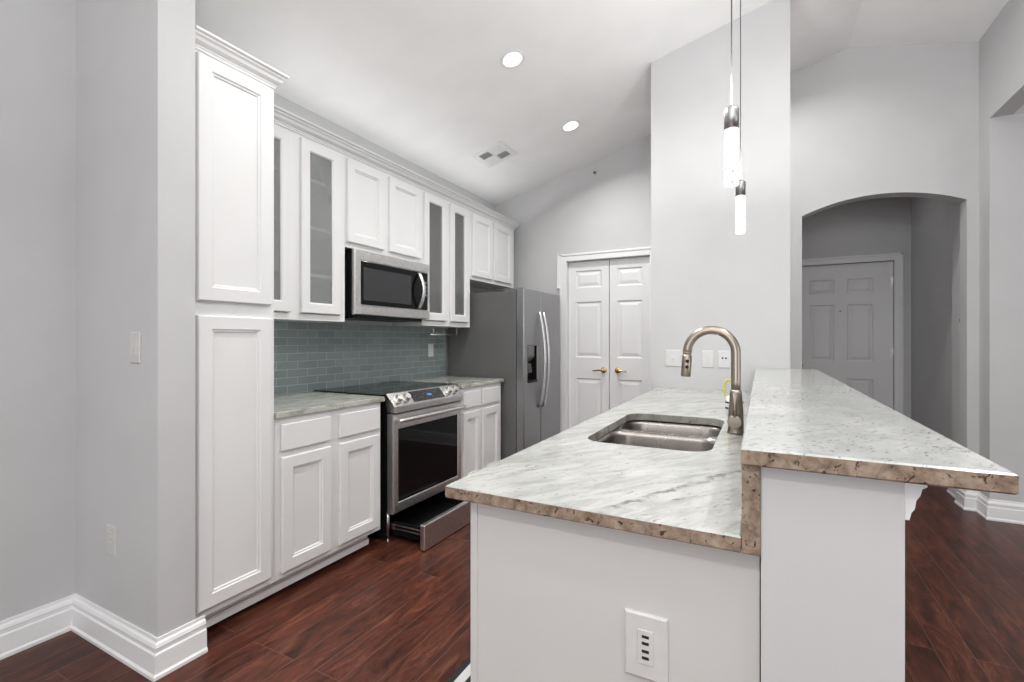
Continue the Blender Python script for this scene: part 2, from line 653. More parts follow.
        for i in range(len(A) - 1):
            for j in range(len(Z) - 1):
                x0, x1, y0, y1 = A[i], A[i + 1], Z[j], Z[j + 1]
                if (round(x0, 5), round(x1, 5)) in pa and (round(y0, 5), round(y1, 5)) in pz:
                    def ring(r0, d0, r1, d1):
                        o = [(x0 + r0, d0, y0 + r0), (x1 - r0, d0, y0 + r0), (x1 - r0, d0, y1 - r0), (x0 + r0, d0, y1 - r0)]
                        n_ = [(x0 + r1, d1, y0 + r1), (x1 - r1, d1, y0 + r1), (x1 - r1, d1, y1 - r1), (x0 + r1, d1, y1 - r1)]
                        for k in range(4):
                            q(o[k], o[(k + 1) % 4], n_[(k + 1) % 4], n_[k])
                        return n_
                    if kind == 'glass':
                        ring(0, th, slope, th - 0.006)
                        ring(slope, th - 0.006, slope, 0)
                    elif kind == 'flat':
                        ring(0, th, 0.003, th - 0.005)
                        ring(0.003, th - 0.005, 0.003 + slope, th - 0.006)
                        n_ = ring(0.003 + slope, th - 0.006, 0.006 + slope, th - depth)
                        q(*n_)
                    else:   # raised panel in a moulded recess
                        ring(0, th, 0.012, th - depth)
                        ring(0.012, th - depth, 0.022, th - depth)
                        n_ = ring(0.022, th - depth, 0.050, th - 0.003)
                        q(*n_)
                else:
                    q((x0, th, y0), (x1, th, y0), (x1, th, y1), (x0, th, y1))
        # bevelled outer edge down to the back
        bl = [(a0 + bev, th, z0 + bev), (a1 - bev, th, z0 + bev), (a1 - bev, th, z1 - bev), (a0 + bev, th, z1 - bev)]
        md = [(a0, th - bev, z0), (a1, th - bev, z0), (a1, th - bev, z1), (a0, th - bev, z1)]
        bk = [(a0, 0, z0), (a1, 0, z0), (a1, 0, z1), (a0, 0, z1)]
        cyc = lambda L, k: (L[k], L[(k + 1) % 4])
        for k in range(4):
            # front ring edge has intermediate vertices: make an n-gon
            p, p2 = cyc(bl, k)
            if k in (0, 2):
                mids = [(x, th, p[2]) for x in A]
            else:
                mids = [(p[0], th, z) for z in Z]
            if k in (2, 3):
                mids = mids[::-1]
            q(*mids, md[(k + 1) % 4], md[k])
            q(md[k], md[(k + 1) % 4], bk[(k + 1) % 4], bk[k])
        if kind != 'glass':
            q(*bk)
        else:
            x0, x1 = cuts_a[0][0] + slope, cuts_a[0][1] - slope
            y0, y1 = cuts_z[0][0] + slope, cuts_z[0][1] - slope
            ib = [(x0, 0, y0), (x1, 0, y0), (x1, 0, y1), (x0, 0, y1)]
            for k in range(4):
                q(bk[k], bk[(k + 1) % 4], ib[(k + 1) % 4], ib[k])
        self.merge(t, 0)
        return self

    def clean(self):
        return self


def world_loc(o):
    l = Vector((0, 0, 0))
    while o is not None:
        l = l + o.location
        o = o.parent
    return l


def obj(name, mb, mats, parent=None, base=None):
    me = bpy.data.meshes.new(name)
    bm = mb.bm
    if parent is not None:
        off = world_loc(parent)
    elif base is not None:
        off = Vector(base)
    else:
        xs = [v.co.x for v in bm.verts]
        ys = [v.co.y for v in bm.verts]
        zs = [v.co.z for v in bm.verts]
        off = Vector(((min(xs) + max(xs)) / 2, (min(ys) + max(ys)) / 2, min(zs)))
    bmesh.ops.translate(bm, verts=bm.verts[:], vec=-off)
    bm.to_mesh(me)
    bm.free()
    for m in (mats if isinstance(mats, (list, tuple)) else [mats]):
        me.materials.append(m)
    o = bpy.data.objects.new(name, me)
    COL.objects.link(o)
    if parent is not None:
        o.parent = parent
    else:
        o.location = off
    return o


def thing(name, label, cat, loc, group=None):
    o = bpy.data.objects.new(name, None)
    o.empty_display_size = 0.1
    COL.objects.link(o)
    o.location = loc
    o['label'] = label
    o['category'] = cat
    if group:
        o['group'] = group
    return o


def tag(o, label, cat, group=None):
    o['label'] = label
    o['category'] = cat
    if group:
        o['group'] = group
    return o


def struct(name, mb, m, base=(0, 0, 0)):
    o = obj(name, mb, m, base=base)
    o['kind'] = 'structure'
    return o


def part_label(o, label):
    o['label'] = label
    return o


# ------------------------------------------------------------------ key dimensions
LW = -2.67            # left wall face
BW = 4.68             # far wall face (pantry doors and arch)
RW = 1.42             # right wall face
RIDGE = 0.63
ZS, SL, SR = 2.79, 0.255, 0.222


def ceil_z(x):
    if x <= RIDGE:
        return ZS + SL * (x - LW)
    return ZS + SL * (RIDGE - LW) - SR * (x - RIDGE)


YB = -4.2             # rear wall of the living room
XR = 4.6              # far right wall of the side room

# ------------------------------------------------------------------ the setting
m = MB()
m.box(LW - 0.15, XR + 0.15, YB - 0.15, 6.7, -0.10, 0.0)
struct('floor', m, FLOOR)

# vaulted ceiling, two slopes meeting at a ridge
m = MB()
prof = [(LW - 0.15, ceil_z(LW - 0.15)), (RIDGE, ceil_z(RIDGE)), (RW + 0.12, ceil_z(RW + 0.12)), (RW + 0.12, ceil_z(RW + 0.12) + 0.12), (RIDGE, ceil_z(RIDGE) + 0.12), (LW - 0.15, ceil_z(LW - 0.15) + 0.12)]
m.prism(prof, 'y', YB - 0.15, BW + 0.14)
struct('ceiling', m, CEIL)
HZ = 2.813
m = MB()
m.box(RW + 0.12, XR + 0.15, YB - 0.15, 4.64, HZ, HZ + 0.12)
struct('ceiling_side', m, CEIL)
m = MB()
m.box(0.0, 1.6, BW + 0.136, 6.7, 2.92, 3.0)
struct('ceiling_hall', m, CEIL)

m = MB()
m.box(LW - 0.15, LW, YB, BW + 0.14, 0, ceil_z(LW) + 0.02)
struct('wall_left', m, WALL)

# wing wall in front of the pantry
WX, WY0, WY1 = -2.0, 0.955, 1.088
m = MB()
m.prism([(LW, 0), (WX, 0), (WX, ceil_z(WX)), (LW, ceil_z(LW))], 'y', WY0, WY1)
struct('wall_wing', m, WALL)

# far wall with pantry door opening and arch
DX0, DX1, DZ = -1.81, -0.943, 2.085
AX0, AX1, ASP, ATOP = 0.307, 1.352, 2.30, 2.415
ch = (AX1 - AX0) / 2
rise = ATOP - ASP
AR = (ch * ch + rise * rise) / (2 * rise)
ACX = (AX0 + AX1) / 2


def arch_z(x):
    return ATOP - AR + math.sqrt(max(0, AR * AR - (x - ACX) ** 2))


m = MB()
xs = [LW, DX0, DX1, AX0] + [AX0 + (AX1 - AX0) * i / 28 for i in range(1, 28)] + [AX1, RW]
for i in range(len(xs) - 1):
    x0, x1 = xs[i], xs[i + 1]
    mid = (x0 + x1) / 2
    if DX0 < mid < DX1:
        b0 = b1 = DZ
    elif AX0 < mid < AX1:
        b0, b1 = arch_z(x0), arch_z(x1)
    else:
        b0 = b1 = 0
    segs = [x0, x1]
    if x0 < RIDGE < x1:
        segs = [x0, RIDGE, x1]
    for s0, s1 in zip(segs[:-1], segs[1:]):
        f0 = b0 + (b1 - b0) * (s0 - x0) / (x1 - x0)
        f1 = b0 + (b1 - b0) * (s1 - x0) / (x1 - x0)
        m.prism([(s0, f0), (s1, f1), (s1, ceil_z(s1) + .01), (s0, ceil_z(s0) + .01)], 'y', BW, BW + 0.136)
struct('wall_far', m, WALL)

# pier wall that ends the bar
PX0, PX1, PY = -0.713, 0.168, 3.55
m = MB()
m.prism([(PX0, 0), (PX1, 0), (PX1, ceil_z(PX1) + .01), (PX0, ceil_z(PX0) + .01)], 'y', PY, PY + 0.14)
struct('wall_pier', m, WALL)

# right wall stub, header over the wide opening
m = MB()
m.prism([(4.50, 0), (BW + .136, 0), (BW + .136, 3.5), (YB, 3.5), (YB, HZ), (4.50, HZ)], 'x', RW, RW + 0.12)
struct('wall_right', m, WALL)
m = MB()
m.box(RW + 0.12, XR, 4.50, 4.64, 0, HZ)
struct('wall_side_far', m, WALL)

# hall behind the arch
HY = 6.5
m = MB()
m.box(0.0, 0.36, HY, HY + 0.12, 0, 2.92)
m.box(1.29, 1.6, HY, HY + 0.12, 0, 2.92)
m.box(0.36, 1.29, HY, HY + 0.12, 2.13, 2.92)
struct('wall_hall_far', m, WALL)
m = MB()
m.box(1.43, 1.6, 5.13, HY, 0, 2.92)
m.box(1.39, 1.6, BW + 0.136, 5.13, 0, 2.92)
struct('wall_hall_right', m, WALL)
m = MB()
m.box(0.0, 0.12, BW + 0.136, HY, 0, 2.92)
struct('wall_hall_left', m, WALL)
# closet behind the pantry doors
m = MB()
m.box(DX0 - 0.1, DX1 + 0.1, BW + 0.60, BW + 0.68, 0, 2.3)
struct('wall_pantry', m, WALL)

# rear wall of the room behind the camera, with a wide window opening
m = MB()
m.box(LW, -2.1, YB - 0.15, YB, 0, 3.2)
m.box(1.7, XR, YB - 0.15, YB, 0, 3.4)
m.box(-2.1, 1.7, YB - 0.15, YB, 0, 0.55)
m.prism([(-2.1, 2.55), (1.7, 2.55), (1.7, ceil_z(1.5) + 0.02), (RIDGE, ceil_z(RIDGE) + 0.02), (-2.1, ceil_z(-2.1) + 0.02)], 'y', YB - 0.15, YB)
struct('wall_rear', m, WALL)
m = MB()
for xx in (-2.1, -0.86, 0.40, 1.64):
    m.box(xx, xx + 0.06, YB - 0.10, YB - 0.04, 0.55, 2.55)
for zz in (0.55, 2.49):
    m.box(-2.1, 1.7, YB - 0.10, YB - 0.04, zz, zz + 0.06)
struct('window_1', m, TRIM)
m = MB()
m.box(XR, XR + 0.15, YB, -1.2, 0, HZ)
m.box(XR, XR + 0.15, 2.4, 4.64, 0, HZ)
m.box(XR, XR + 0.15, -1.2, 2.4, 0, 0.5)
m.box(XR, XR + 0.15, -1.2, 2.4, 2.5, HZ)
struct('wall_side_right', m, WALL)
m = MB()
for yy in (-1.2, 0.57, 2.34):
    m.box(XR + 0.04, XR + 0.10, yy, yy + 0.06, 0.5, 2.5)
for zz in (0.5, 2.44):
    m.box(XR + 0.04, XR + 0.10, -1.2, 2.4, zz, zz + 0.06)
struct('window_2', m, TRIM)

# ------------------------------------------------------------------ baseboards
BBP = [(0, 0), (0.026, 0), (0.026, 0.012), (0.020, 0.020), (0.019, 0.088), (0.0145, 0.094), (0.0145, 0.108), (0.017, 0.112), (0.013, 0.124), (0.007, 0.130), (0.006, 0.142), (0, 0.142)]
m = MB()
m.sweep(BBP, [(LW, -2.5), (LW, WY0), (WX, WY0), (WX, 1.122)], -1)
struct('baseboard_left', m, TRIM)
m = MB()
m.sweep(BBP, [(1.43, HY), (1.43, 5.13), (1.39, 5.13), (1.39, BW + .136), (AX1, BW + .136), (AX1, BW), (RW, BW), (RW, 4.50), (XR, 4.50)], -1)
struct('baseboard_right', m, TRIM)
m = MB()
m.sweep(BBP, [(PX1, PY + 0.14), (PX1, PY + 0.001)], 1)
struct('baseboard_pier', m, TRIM)
m = MB()
m.sweep(BBP, [(DX1 + 0.085, BW), (AX0, BW)], -1)
struct('baseboard_far', m, TRIM)

# ------------------------------------------------------------------ pantry double doors and casing
frF = lambda y0: (lambda a, d, z: (a, y0 - d, z))
frL = lambda x0: (lambda a, d, z: (x0 + d, a, z))
CASP = [(0, 0), (0.075, 0), (0.075, 0.016), (0.066, 0.019), (0.050, 0.016), (0.020, 0.012), (0.006, 0.011), (0, 0.008)]


def casing(m, x0, x1, ztop, y, zleft=0.0, zright=0.0, w=0.07):
    # left, right, head boards with a stepped face
    for (xa, xb, zb) in ((x0 - w, x0 + 0.005, zleft), (x1 - 0.005, x1 + w, zright)):
        m.box(xa, xb, y - 0.016, y, zb, ztop + w, 0.003)
    m.box(x0 + 0.005, x1 - 0.005, y - 0.016, y, ztop - 0.005, ztop + w, 0.003)
    # raised outer back band
    for (xa, xb, zb) in ((x0 - w, x0 - w + 0.02, zleft), (x1 + w - 0.02, x1 + w, zright)):
        m.box(xa, xb, y - 0.024, y - 0.014, zb, ztop + w, 0.003)
    m.box(x0 - w, x1 + w, y - 0.024, y - 0.014, ztop + w - 0.02, ztop + w, 0.003)


m = MB()
casing(m, DX0, DX1, DZ, BW - 0.001, 0.0, 0.0)
# jamb lining and stop
m.box(DX0, DX0 + 0.006, BW, BW + 0.12, 0, DZ)
m.box(DX1 - 0.006, DX1, BW, BW + 0.12, 0, DZ)
m.box(DX0, DX1, BW, BW + 0.12, DZ - 0.006, DZ)
# short outer moulding that stops just above the refrigerator
m.box(DX0 - 0.098, DX0 - 0.069, BW - 0.030, BW - 0.001, 1.80, DZ + 0.07, 0.003)
struct('trim_1', m, TRIM)


def six_hinges():
    pass


DY = BW + 0.075
SPLIT = -1.362
for nm, a0, a1, pa in (('door_1', DX0 + 0.008, SPLIT - 0.003, None), ('door_2', SPLIT + 0.003, DX1 - 0.008, None)):
    m = MB()
    m.door(frF(DY), a0, a1, 0.012, DZ - 0.010, 0.036, [(a0 + 0.078, a1 - 0.078)], [(0.22, 0.86), (1.075, 1.655), (1.80, 1.98)], 'raised', 0.002, 0.011)
    d = struct(nm, m, DOORW)
    sgn = -1 if nm == 'door_1' else 1
    rx = (a1 - 0.055) if nm == 'door_1' else (a0 + 0.085)
    yf = DY - 0.036
    m = MB()
    m.lathe([(0.0, 0), (0.029, 0), (0.030, 0.004), (0.026, 0.010), (0.013, 0.014), (0.012, 0.045), (0.016, 0.050), (0.014, 0.060), (0, 0.063)], (rx, yf, 0.951), (0, -1, 0), 28)
    pts = [(rx, yf - 0.052, 0.951), (rx + sgn * 0.02, yf - 0.055, 0.952), (rx + sgn * 0.05, yf - 0.055, 0.949), (rx + sgn * 0.08, yf - 0.054, 0.944), (rx + sgn * 0.10, yf - 0.053, 0.944)]
    m.tube(pts, [0.011, 0.0105, 0.009, 0.008, 0.006], 12)
    h = obj('lever_handle', m, BRASS, d)
    part_label(h, 'brass lever handle')

# hall entry door
m = MB()
casing(m, 0.36, 1.29, 2.13, HY - 0.001)
m.box(0.36, 0.366, HY, HY + 0.10, 0, 2.13)
m.box(1.284, 1.29, HY, HY + 0.10, 0, 2.13)
m.box(0.36, 1.29, HY, HY + 0.10, 2.124, 2.13)
struct('trim_2', m, TRIM)
m = MB()
m.door(frF(HY + 0.06), 0.369, 1.280, 0.012, 2.118, 0.042, [(0.505, 0.745), (0.865, 1.105)], [(0.22, 0.82), (1.015, 1.66), (1.78, 1.95)], 'raised', 0.002, 0.012)
d = struct('door_3', m, DOORW)
for zz in (0.25, 1.12, 1.90):
    m = MB()
    m.tube([(1.284, HY + 0.012, zz - 0.045), (1.284, HY + 0.012, zz + 0.045)], 0.007, 10)
    m.box(1.255, 1.284, HY + 0.014, HY + 0.017, zz - 0.045, zz + 0.045)
    obj('hinge', m, STEEL, d)
m = MB()
m.lathe([(0, 0), (0.010, 0), (0.010, 0.004), (0.005, 0.006), (0, 0.006)], (0.80, HY + 0.018, 1.585), (0, -1, 0), 16)
obj('peephole', m, NICKEL, d)
m = MB()
m.lathe([(0, 0), (0.03, 0), (0.03, 0.006), (0.012, 0.012), (0.012, 0.04), (0.028, 0.05), (0.03, 0.065), (0.02, 0.078), (0, 0.08)], (0.405, HY + 0.018, 0.96), (0, -1, 0), 24)
obj('door_knob', m, NICKEL, d)

# ------------------------------------------------------------------ cabinets
CROWN = [(0, 0), (0.006, 0), (0.008, 0.010), (0.012, 0.012), (0.012, 0.018), (0.020, 0.022), (0.030, 0.030), (0.036, 0.042), (0.046, 0.050), (0.046, 0.056), (0.058, 0.062), (0.058, 0.071), (0, 0.071)]


def shift(prof, dz):
    return [(a, z + dz) for a, z in prof]


UX = -2.36            # upper cabinet face frame front
BX = -2.04            # base / pantry face frame front
DT = 0.020            # door thickness
CZ = 2.444            # crown bottom


def carcass_open(m, y0, y1, z0, z1, xf, xb, shelves=(), frame=0.038):
    """open cabinet box with a face frame"""
    t = 0.018
    m.box(xb, xf - 0.02, y0, y0 + t, z0, z1)
    m.box(xb, xf - 0.02, y1 - t, y1, z0, z1)
    m.box(xb, xf - 0.02, y0 + t, y1 - t, z0, z0 + t)
    m.box(xb, xf - 0.02, y0 + t, y1 - t, z1 - t, z1)
    m.box(xb, xb + 0.006, y0 + t, y1 - t, z0 + t, z1 - t)
    for s in shelves:
        m.box(xb + 0.006, xf - 0.024, y0 + t, y1 - t, s - 0.010, s + 0.010)
    # face frame
    m.box(xf - 0.02, xf, y0, y0 + frame, z0, z1)
    m.box(xf - 0.02, xf, y1 - frame, y1, z0, z1)
    m.box(xf - 0.02, xf, y0 + frame, y1 - frame, z0, z0 + frame)
    m.box(xf - 0.02, xf, y0 + frame, y1 - frame, z1 - frame, z1)


def cab_door(name, parent, xf, y0, y1, z0, z1, kind='flat', st=0.055):
    m = MB()
    m.door(frL(xf + 0.0005), y0, y1, z0, z1, DT, [(y0 + st, y1 - st)], [(z0 + st, z1 - st)], kind, 0.004, 0.011)
    d = obj(name, m, CABW, parent)
    if kind == 'glass':
        m = MB()
        m.box(xf + 0.006, xf + 0.010, y0 + st + 0.0085, y1 - st - 0.0085, z0 + st + 0.0085, z1 - st - 0.0085)
        g = obj('glass_pane', m, PANE, d)
        part_label(g, 'grey seeded glass pane')
    return d


# tall pantry cabinet
t = thing('pantry_cabinet', 'tall narrow white pantry cabinet with two stacked doors beside the wing wall', 'cabinet', (-2.35, 1.28, 0.0))
m = MB()
m.box(LW + 0.001, BX, 1.091, 1.462, 0.112, CZ + 0.02)
m.box(LW + 0.001, BX - 0.06, 1.091, 1.462, 0.034, 0.113)
obj('body', m, CABW, t)
m = MB()
m.box(LW + 0.05, BX - 0.12, 1.104, 1.458, 0.0, 0.034)  # added base, its black stands in for shade in the toe gap
part_label(obj('plinth', m, BLACKM, t), 'added recessed plinth, black for the shade in the gap')
cab_door('door', t, BX, 1.110, 1.438, 1.420, 2.430)
cab_door('door', t, BX, 1.110, 1.438, 0.146, 1.358)
m = MB()
m.sweep(shift([(d * 0.80, z) for d, z in CROWN], CZ), [(BX, 1.090), (BX, 1.462), (UX + 0.062, 1.462)], -1)
obj('crown_molding', m, CABW, t)

# wall cabinets
SH = (1.647, 1.930, 2.215)
defs = [
    ('wall_cabinet', 'white wall cabinet with glass doors between the tall pantry and the microwave', 1.464, 2.190, 1.373, [(1.500, 1.785, 'glass'), (1.853, 2.141, 'glass')]),
    ('wall_cabinet', 'short white wall cabinet with two solid doors directly above the microwave', 2.192, 2.970, 1.855, [(2.200, 2.532, 'flat'), (2.589, 2.942, 'flat')]),
    ('wall_cabinet', 'white wall cabinet with two narrow glass doors between microwave and refrigerator', 2.972, 3.664, 1.373, [(2.986, 3.285, 'glass'), (3.342, 3.617, 'glass')]),
    ('wall_cabinet', 'short white wall cabinet with two solid doors above the refrigerator', 3.666, 4.535, 1.815, [(3.690, 4.045, 'flat'), (4.085, 4.465, 'flat')]),
]
for nm, lab, y0, y1, z0, doors in defs:
    t = thing(nm, lab, 'cabinet', (LW + 0.17, (y0 + y1) / 2, z0), 'white wall cabinets over the counter')
    m = MB()
    if doors[0][2] == 'glass':
        carcass_open(m, y0, y1, z0, CZ + 0.01, UX, LW + 0.001, SH)
        ym = (doors[0][1] + doors[1][0]) / 2
        m.box(UX - 0.02, UX, ym - 0.045, ym + 0.045, z0 + 0.038, CZ - 0.028)
    else:
        m.box(LW + 0.001, UX, y0, y1, z0, CZ + 0.01)
    obj('body', m, CABW, t)
    for a, b, k in doors:
        cab_door('door', t, UX, a, b, z0 + 0.034 if k == 'flat' else 1.415, 2.424, k)
m = MB()
m.sweep(shift(CROWN, CZ + 0.001), [(UX, 1.464 + 0.060), (UX, 4.535), (LW + 0.002, 4.535)], -1)
o = obj('crown_molding', m, CABW)
tag(o, 'long white crown molding running along the top of the wall cabinets', 'molding')

# added strip, unseen behind the cabinet crown, to brighten the ceiling
t = thing('added_fill_strip', 'added slim fill strip on the wall cabinets, brightening the ceiling', 'light strip', (-2.46, 3.0, CZ + 0.01))
m = MB()
m.box(-2.48, -2.445, 1.56, 4.46, CZ + 0.0105, CZ + 0.024, 0.002)
obj('housing', m, TRIM, t)
lo = area('lamp', (0.022, 0, 0.018), (0, R(-130), 0), 0.02, 2.86, L_TOP, (1, 0.995, 0.985), spread=175)
lo.parent = t

# base cabinets
for lab, y0, y1, cols in (
    ('white base cabinet with two drawers and two doors left of the range', 1.464, 2.170, [(1.494, 1.784), (1.844, 2.145)]),
    ('white base cabinet with two narrow drawers and doors between range and refrigerator', 3.035, 3.670, [(3.055, 3.304), (3.336, 3.625)]),
):
    t = thing('base_cabinet', lab, 'cabinet', ((LW + BX) / 2, (y0 + y1) / 2, 0), 'white base cabinets along the left wall')
    m = MB()
    m.box(LW + 0.001, BX, y0, y1, 0.112, 0.883)
    m.box(LW + 0.001, BX - 0.06, y0, y1 - 0.045, 0.034, 0.113)
    obj('body', m, CABW, t)
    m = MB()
    m.box(LW + 0.05, BX - 0.12, y0 + 0.004, y1 - 0.05, 0.0, 0.034)  # added base, black in place of the shade under the cabinet
    part_label(obj('plinth', m, BLACKM, t), 'added recessed plinth, black for the shade in the gap')
    for a, b in cols:
        m = MB()
        m.box(BX + 0.0005, BX + DT, a, b, 0.725, 0.853, 0.004)
        obj('drawer', m, CABW, t)
        cab_door('door', t, BX, a, b, 0.142, 0.694)
# toe kick trim board
m = MB()
m.box(BX - 0.0595, BX - 0.047, 1.130, 2.125, 0.030, 0.066, 0.003)
o = obj('toe_kick_trim', m, TRIM)
tag(o, 'thin white toe kick strip under the pantry and left base cabinet', 'trim')

# left countertops
for lab, y0, y1 in (('grey green granite countertop left of the range', 1.464, 2.190), ('grey green granite countertop between range and refrigerator', 3.028, 3.700)):
    m = MB()
    m.box(LW + 0.012, BX + 0.020, y0, y1, 0.884, 0.914, 0.004)
    o = obj('countertop', m, GRANK)
    tag(o, lab, 'countertop', 'granite counters along the left wall')

# backsplash
m = MB()
m.box(LW + 0.0005, LW + 0.010, 1.464, 3.715, 0.8835, 1.372)
o = obj('tile_backsplash', m, TILE, base=(LW, 1.464, 0.917))
tag(o, 'teal glass subway tile backsplash between the counter and wall cabinets', 'backsplash')

# ------------------------------------------------------------------ wall plates


def plate(label, fr, a, z, w, h, kind, group=None, mat=None, cat='outlet', name='wall_outlet'):
    mat = mat or PLATE
    t = thing(name, label, cat, fr(a, 0, z - h / 2), group)
    m = MB()
    # bevelled plate
    pts0 = [(a - w / 2, z - h / 2), (a + w / 2, z - h / 2), (a + w / 2, z + h / 2), (a - w / 2, z + h / 2)]
    b = 0.004
    pts1 = [(a - w / 2 + b, z - h / 2 + b), (a + w / 2 - b, z - h / 2 + b), (a + w / 2 - b, z + h / 2 - b), (a - w / 2 + b, z + h / 2 - b)]
    tb = bmesh.new()
    L = [[tb.verts.new(fr(p[0], d, p[1])) for p in pp] for pp, d in ((pts0, 0.0005), (pts0, 0.004), (pts1, 0.0065))]
    tb.faces.new(L[0][::-1])
    tb.faces.new(L[2])
    for i in range(2):
        for k in range(4):
            tb.faces.new((L[i][k], L[i][(k + 1) % 4], L[i + 1][(k + 1) % 4], L[i + 1][k]))
    m.merge(tb)
    obj('plate', m, mat, t)

    def blk(nm, a0, a1, z0, z1, d0, d1, mt, lab=None):
        p, q = fr(a0, d0, z0), fr(a1, d1, z1)
        m = MB()
        m.box(min(p[0], q[0]), max(p[0], q[0]), min(p[1], q[1]), max(p[1], q[1]), z0, z1, 0.0008)
        o = obj(nm, m, mt, t)
        if lab:
            o['label'] = lab
        return o
    if kind == 'usb':
        blk('insert', a - 0.0155, a + 0.0155, z - 0.033, z + 0.033, 0.006, 0.0085, mat)
        for zz in (0.021, 0.008, -0.0075, -0.0205):
            blk('usb_port', a - 0.007, a + 0.007, z + zz - 0.003, z + zz + 0.003, 0.008, 0.0088, SLOT, 'black USB port')
    elif kind == 'duplex':
        for s in (-1, 1):
            blk('receptacle', a - 0.016, a + 0.016, z + s * 0.020 - 0.014, z + s * 0.020 + 0.014, 0.006, 0.0085, mat)
            for q in (-0.006, 0.006):
                blk('slot', a + q - 0.001, a + q + 0.001, z + s * 0.020 - 0.003, z + s * 0.020 + 0.005, 0.0083, 0.0088, SLOT if kind == 'duplex_dark' else PLATEG)
    elif kind == 'jack':
        for q in (-0.011, 0.011):
            p = fr(a + q, 0.006, z + 0.008)
            n = Vector(fr(0, 1, 0)) - Vector(fr(0, 0, 0))
            m = MB()
            m.lathe([(0, 0), (0.0062, 0), (0.0062, 0.003), (0.004, 0.005), (0, 0.005)], p, n, 14)
            part_label(obj('jack', m, SLOT, t), 'black round jack')
        for zz in (0.040, -0.040):
            p = fr(a, 0.006, z + zz)
            n = Vector(fr(0, 1, 0)) - Vector(fr(0, 0, 0))
            m = MB()
            m.lathe([(0, 0), (0.003, 0), (0.003, 0.0015), (0, 0.002)], p, n, 12)
            obj('screw', m, STEEL, t)
    elif kind == 'rocker':
        blk('rocker', a - 0.0155, a + 0.0155, z - 0.033, z + 0.033, 0.006, 0.0095, mat)
        blk('indicator', a - 0.006, a + 0.006, z - 0.043, z - 0.040, 0.006, 0.0072, PLATEG)
    elif kind == 'toggle':
        blk('toggle_plate', a - 0.006, a + 0.006, z - 0.012, z + 0.012, 0.006, 0.0075, mat)
        blk('toggle', a - 0.004, a + 0.004, z - 0.008, z + 0.002, 0.007, 0.016, mat)
    elif kind == 'blank':
        blk('insert', a - 0.0155, a + 0.0155, z - 0.033, z + 0.033, 0.006, 0.0080, mat)
    return t


plate('grey rocker light switch high on the left wing wall', frF(WY0), -2.155, 1.228, 0.074, 0.122, 'rocker', None, PLATEG, 'light switch', 'light_switch')
plate('grey outlet low on the left wing wall above the baseboard', frF(WY0), -2.345, 0.44, 0.074, 0.118, 'duplex', None, PLATEG)
plate('double wide white toggle switch plate on pier wall nearest the pantry doors', frF(PY), -0.555, 1.128, 0.115, 0.118, 'toggle', None, PLATEI, 'light switch', 'light_switch')
plate('white outlet on pier wall framed inside the faucet arch', frF(PY), -0.326, 1.125, 0.074, 0.118, 'duplex', None, PLATEI)
plate('white jack plate with two black round jacks beside the faucet pipe', frF(PY), -0.222, 1.125, 0.074, 0.118, 'jack', None, PLATEI)
plate('white USB charging outlet with four black ports on the island end panel', frF(0.95), -0.200, 0.655, 0.084, 0.128, 'usb', None, PLATEI)
plate('white outlet on the teal tile backsplash right of the range', frL(LW + 0.010), 3.475, 1.165, 0.074, 0.118, 'blank')
# control on the hall wall
t = thing('keypad', 'small grey keypad with dark dot on hall wall inside the arch', 'keypad', (1.39, 4.93, 1.33))
m = MB()
m.box(1.384, 1.3895, 4.90, 4.965, 1.325, 1.39, 0.002)
obj('body', m, PLATEG, t)
m = MB()
m.lathe([(0, 0), (0.014, 0), (0.014, 0.004), (0, 0.005)], (1.3895, 4.935, 1.415), (-1, 0, 0), 16)
obj('sensor', m, SLOT, t)

# small motion sensor on the far wall under the ceiling
sx_, sz_ = -1.50, 2.97
t = thing('motion_sensor', 'tiny round sensor high on the far wall near the ceiling', 'sensor', (sx_, BW, sz_))
m = MB()
m.lathe([(0, 0), (0.030, 0), (0.028, 0.008), (0, 0.008)], (sx_, BW - 0.0005, sz_), (0, -1, 0), 20)
obj('base', m, WALL, t)
m = MB()
m.lathe([(0, 0.0), (0.015, 0), (0.014, 0.008), (0, 0.014)], (sx_, BW - 0.009, sz_ - 0.006), (0, -1, 0), 16)
obj('lens', m, plain('sensor_grey', (0.12, 0.12, 0.12), 0.4), t)

# ------------------------------------------------------------------ microwave
MX = -2.310
t = thing('microwave', 'stainless over-the-range microwave with black glass window and curved handle', 'microwave', (-2.5, 2.61, 1.42))
MY0, MY1, MZ0, MZ1 = 2.228, 3.006, 1.422, 1.848
m = MB()
m.box(LW + 0.012, MX - 0.029, MY0 + 0.004, 2.968, MZ0 - 0.004, MZ1, 0.003)
m.box(LW + 0.05, MX - 0.035, MY0 + 0.02, 2.95, MZ0 - 0.022, MZ0 - 0.003, 0.003)
obj('body', m, BLACK, t)
m = MB()
m.door(frL(MX - 0.028), MY0, MY1, MZ0, MZ1, 0.028, [(MY0 + 0.050, MY1 - 0.018)], [(MZ0 + 0.062, MZ1 - 0.066)], 'flat', 0.005, 0.012)
dr = obj('door', m, STEEL, t)
m = MB()
m.box(MX - 0.013, MX - 0.0015, MY0 + 0.056, MY1 - 0.024, MZ0 + 0.068, MZ1 - 0.072, 0.001)
w = obj('black_glass_panel', m, GLASSB, dr)
m = MB()
m.box(MX - 0.0015, MX - 0.0007, MY0 + 0.075, MY0 + 0.555, MZ0 + 0.098, MZ1 - 0.112, 0.0003)
obj('window', m, plain('microwave_window', (0.035, 0.037, 0.04), 0.09), dr)
hp = []
for i in range(21):
    f = i / 20
    hp.append((MX + 0.010 + 0.046 * math.sin(PI * f), MY1 - 0.140, MZ0 + 0.075 + (MZ1 - MZ0 - 0.155) * f))
m = MB()
tb = bmesh.new()
rings = []
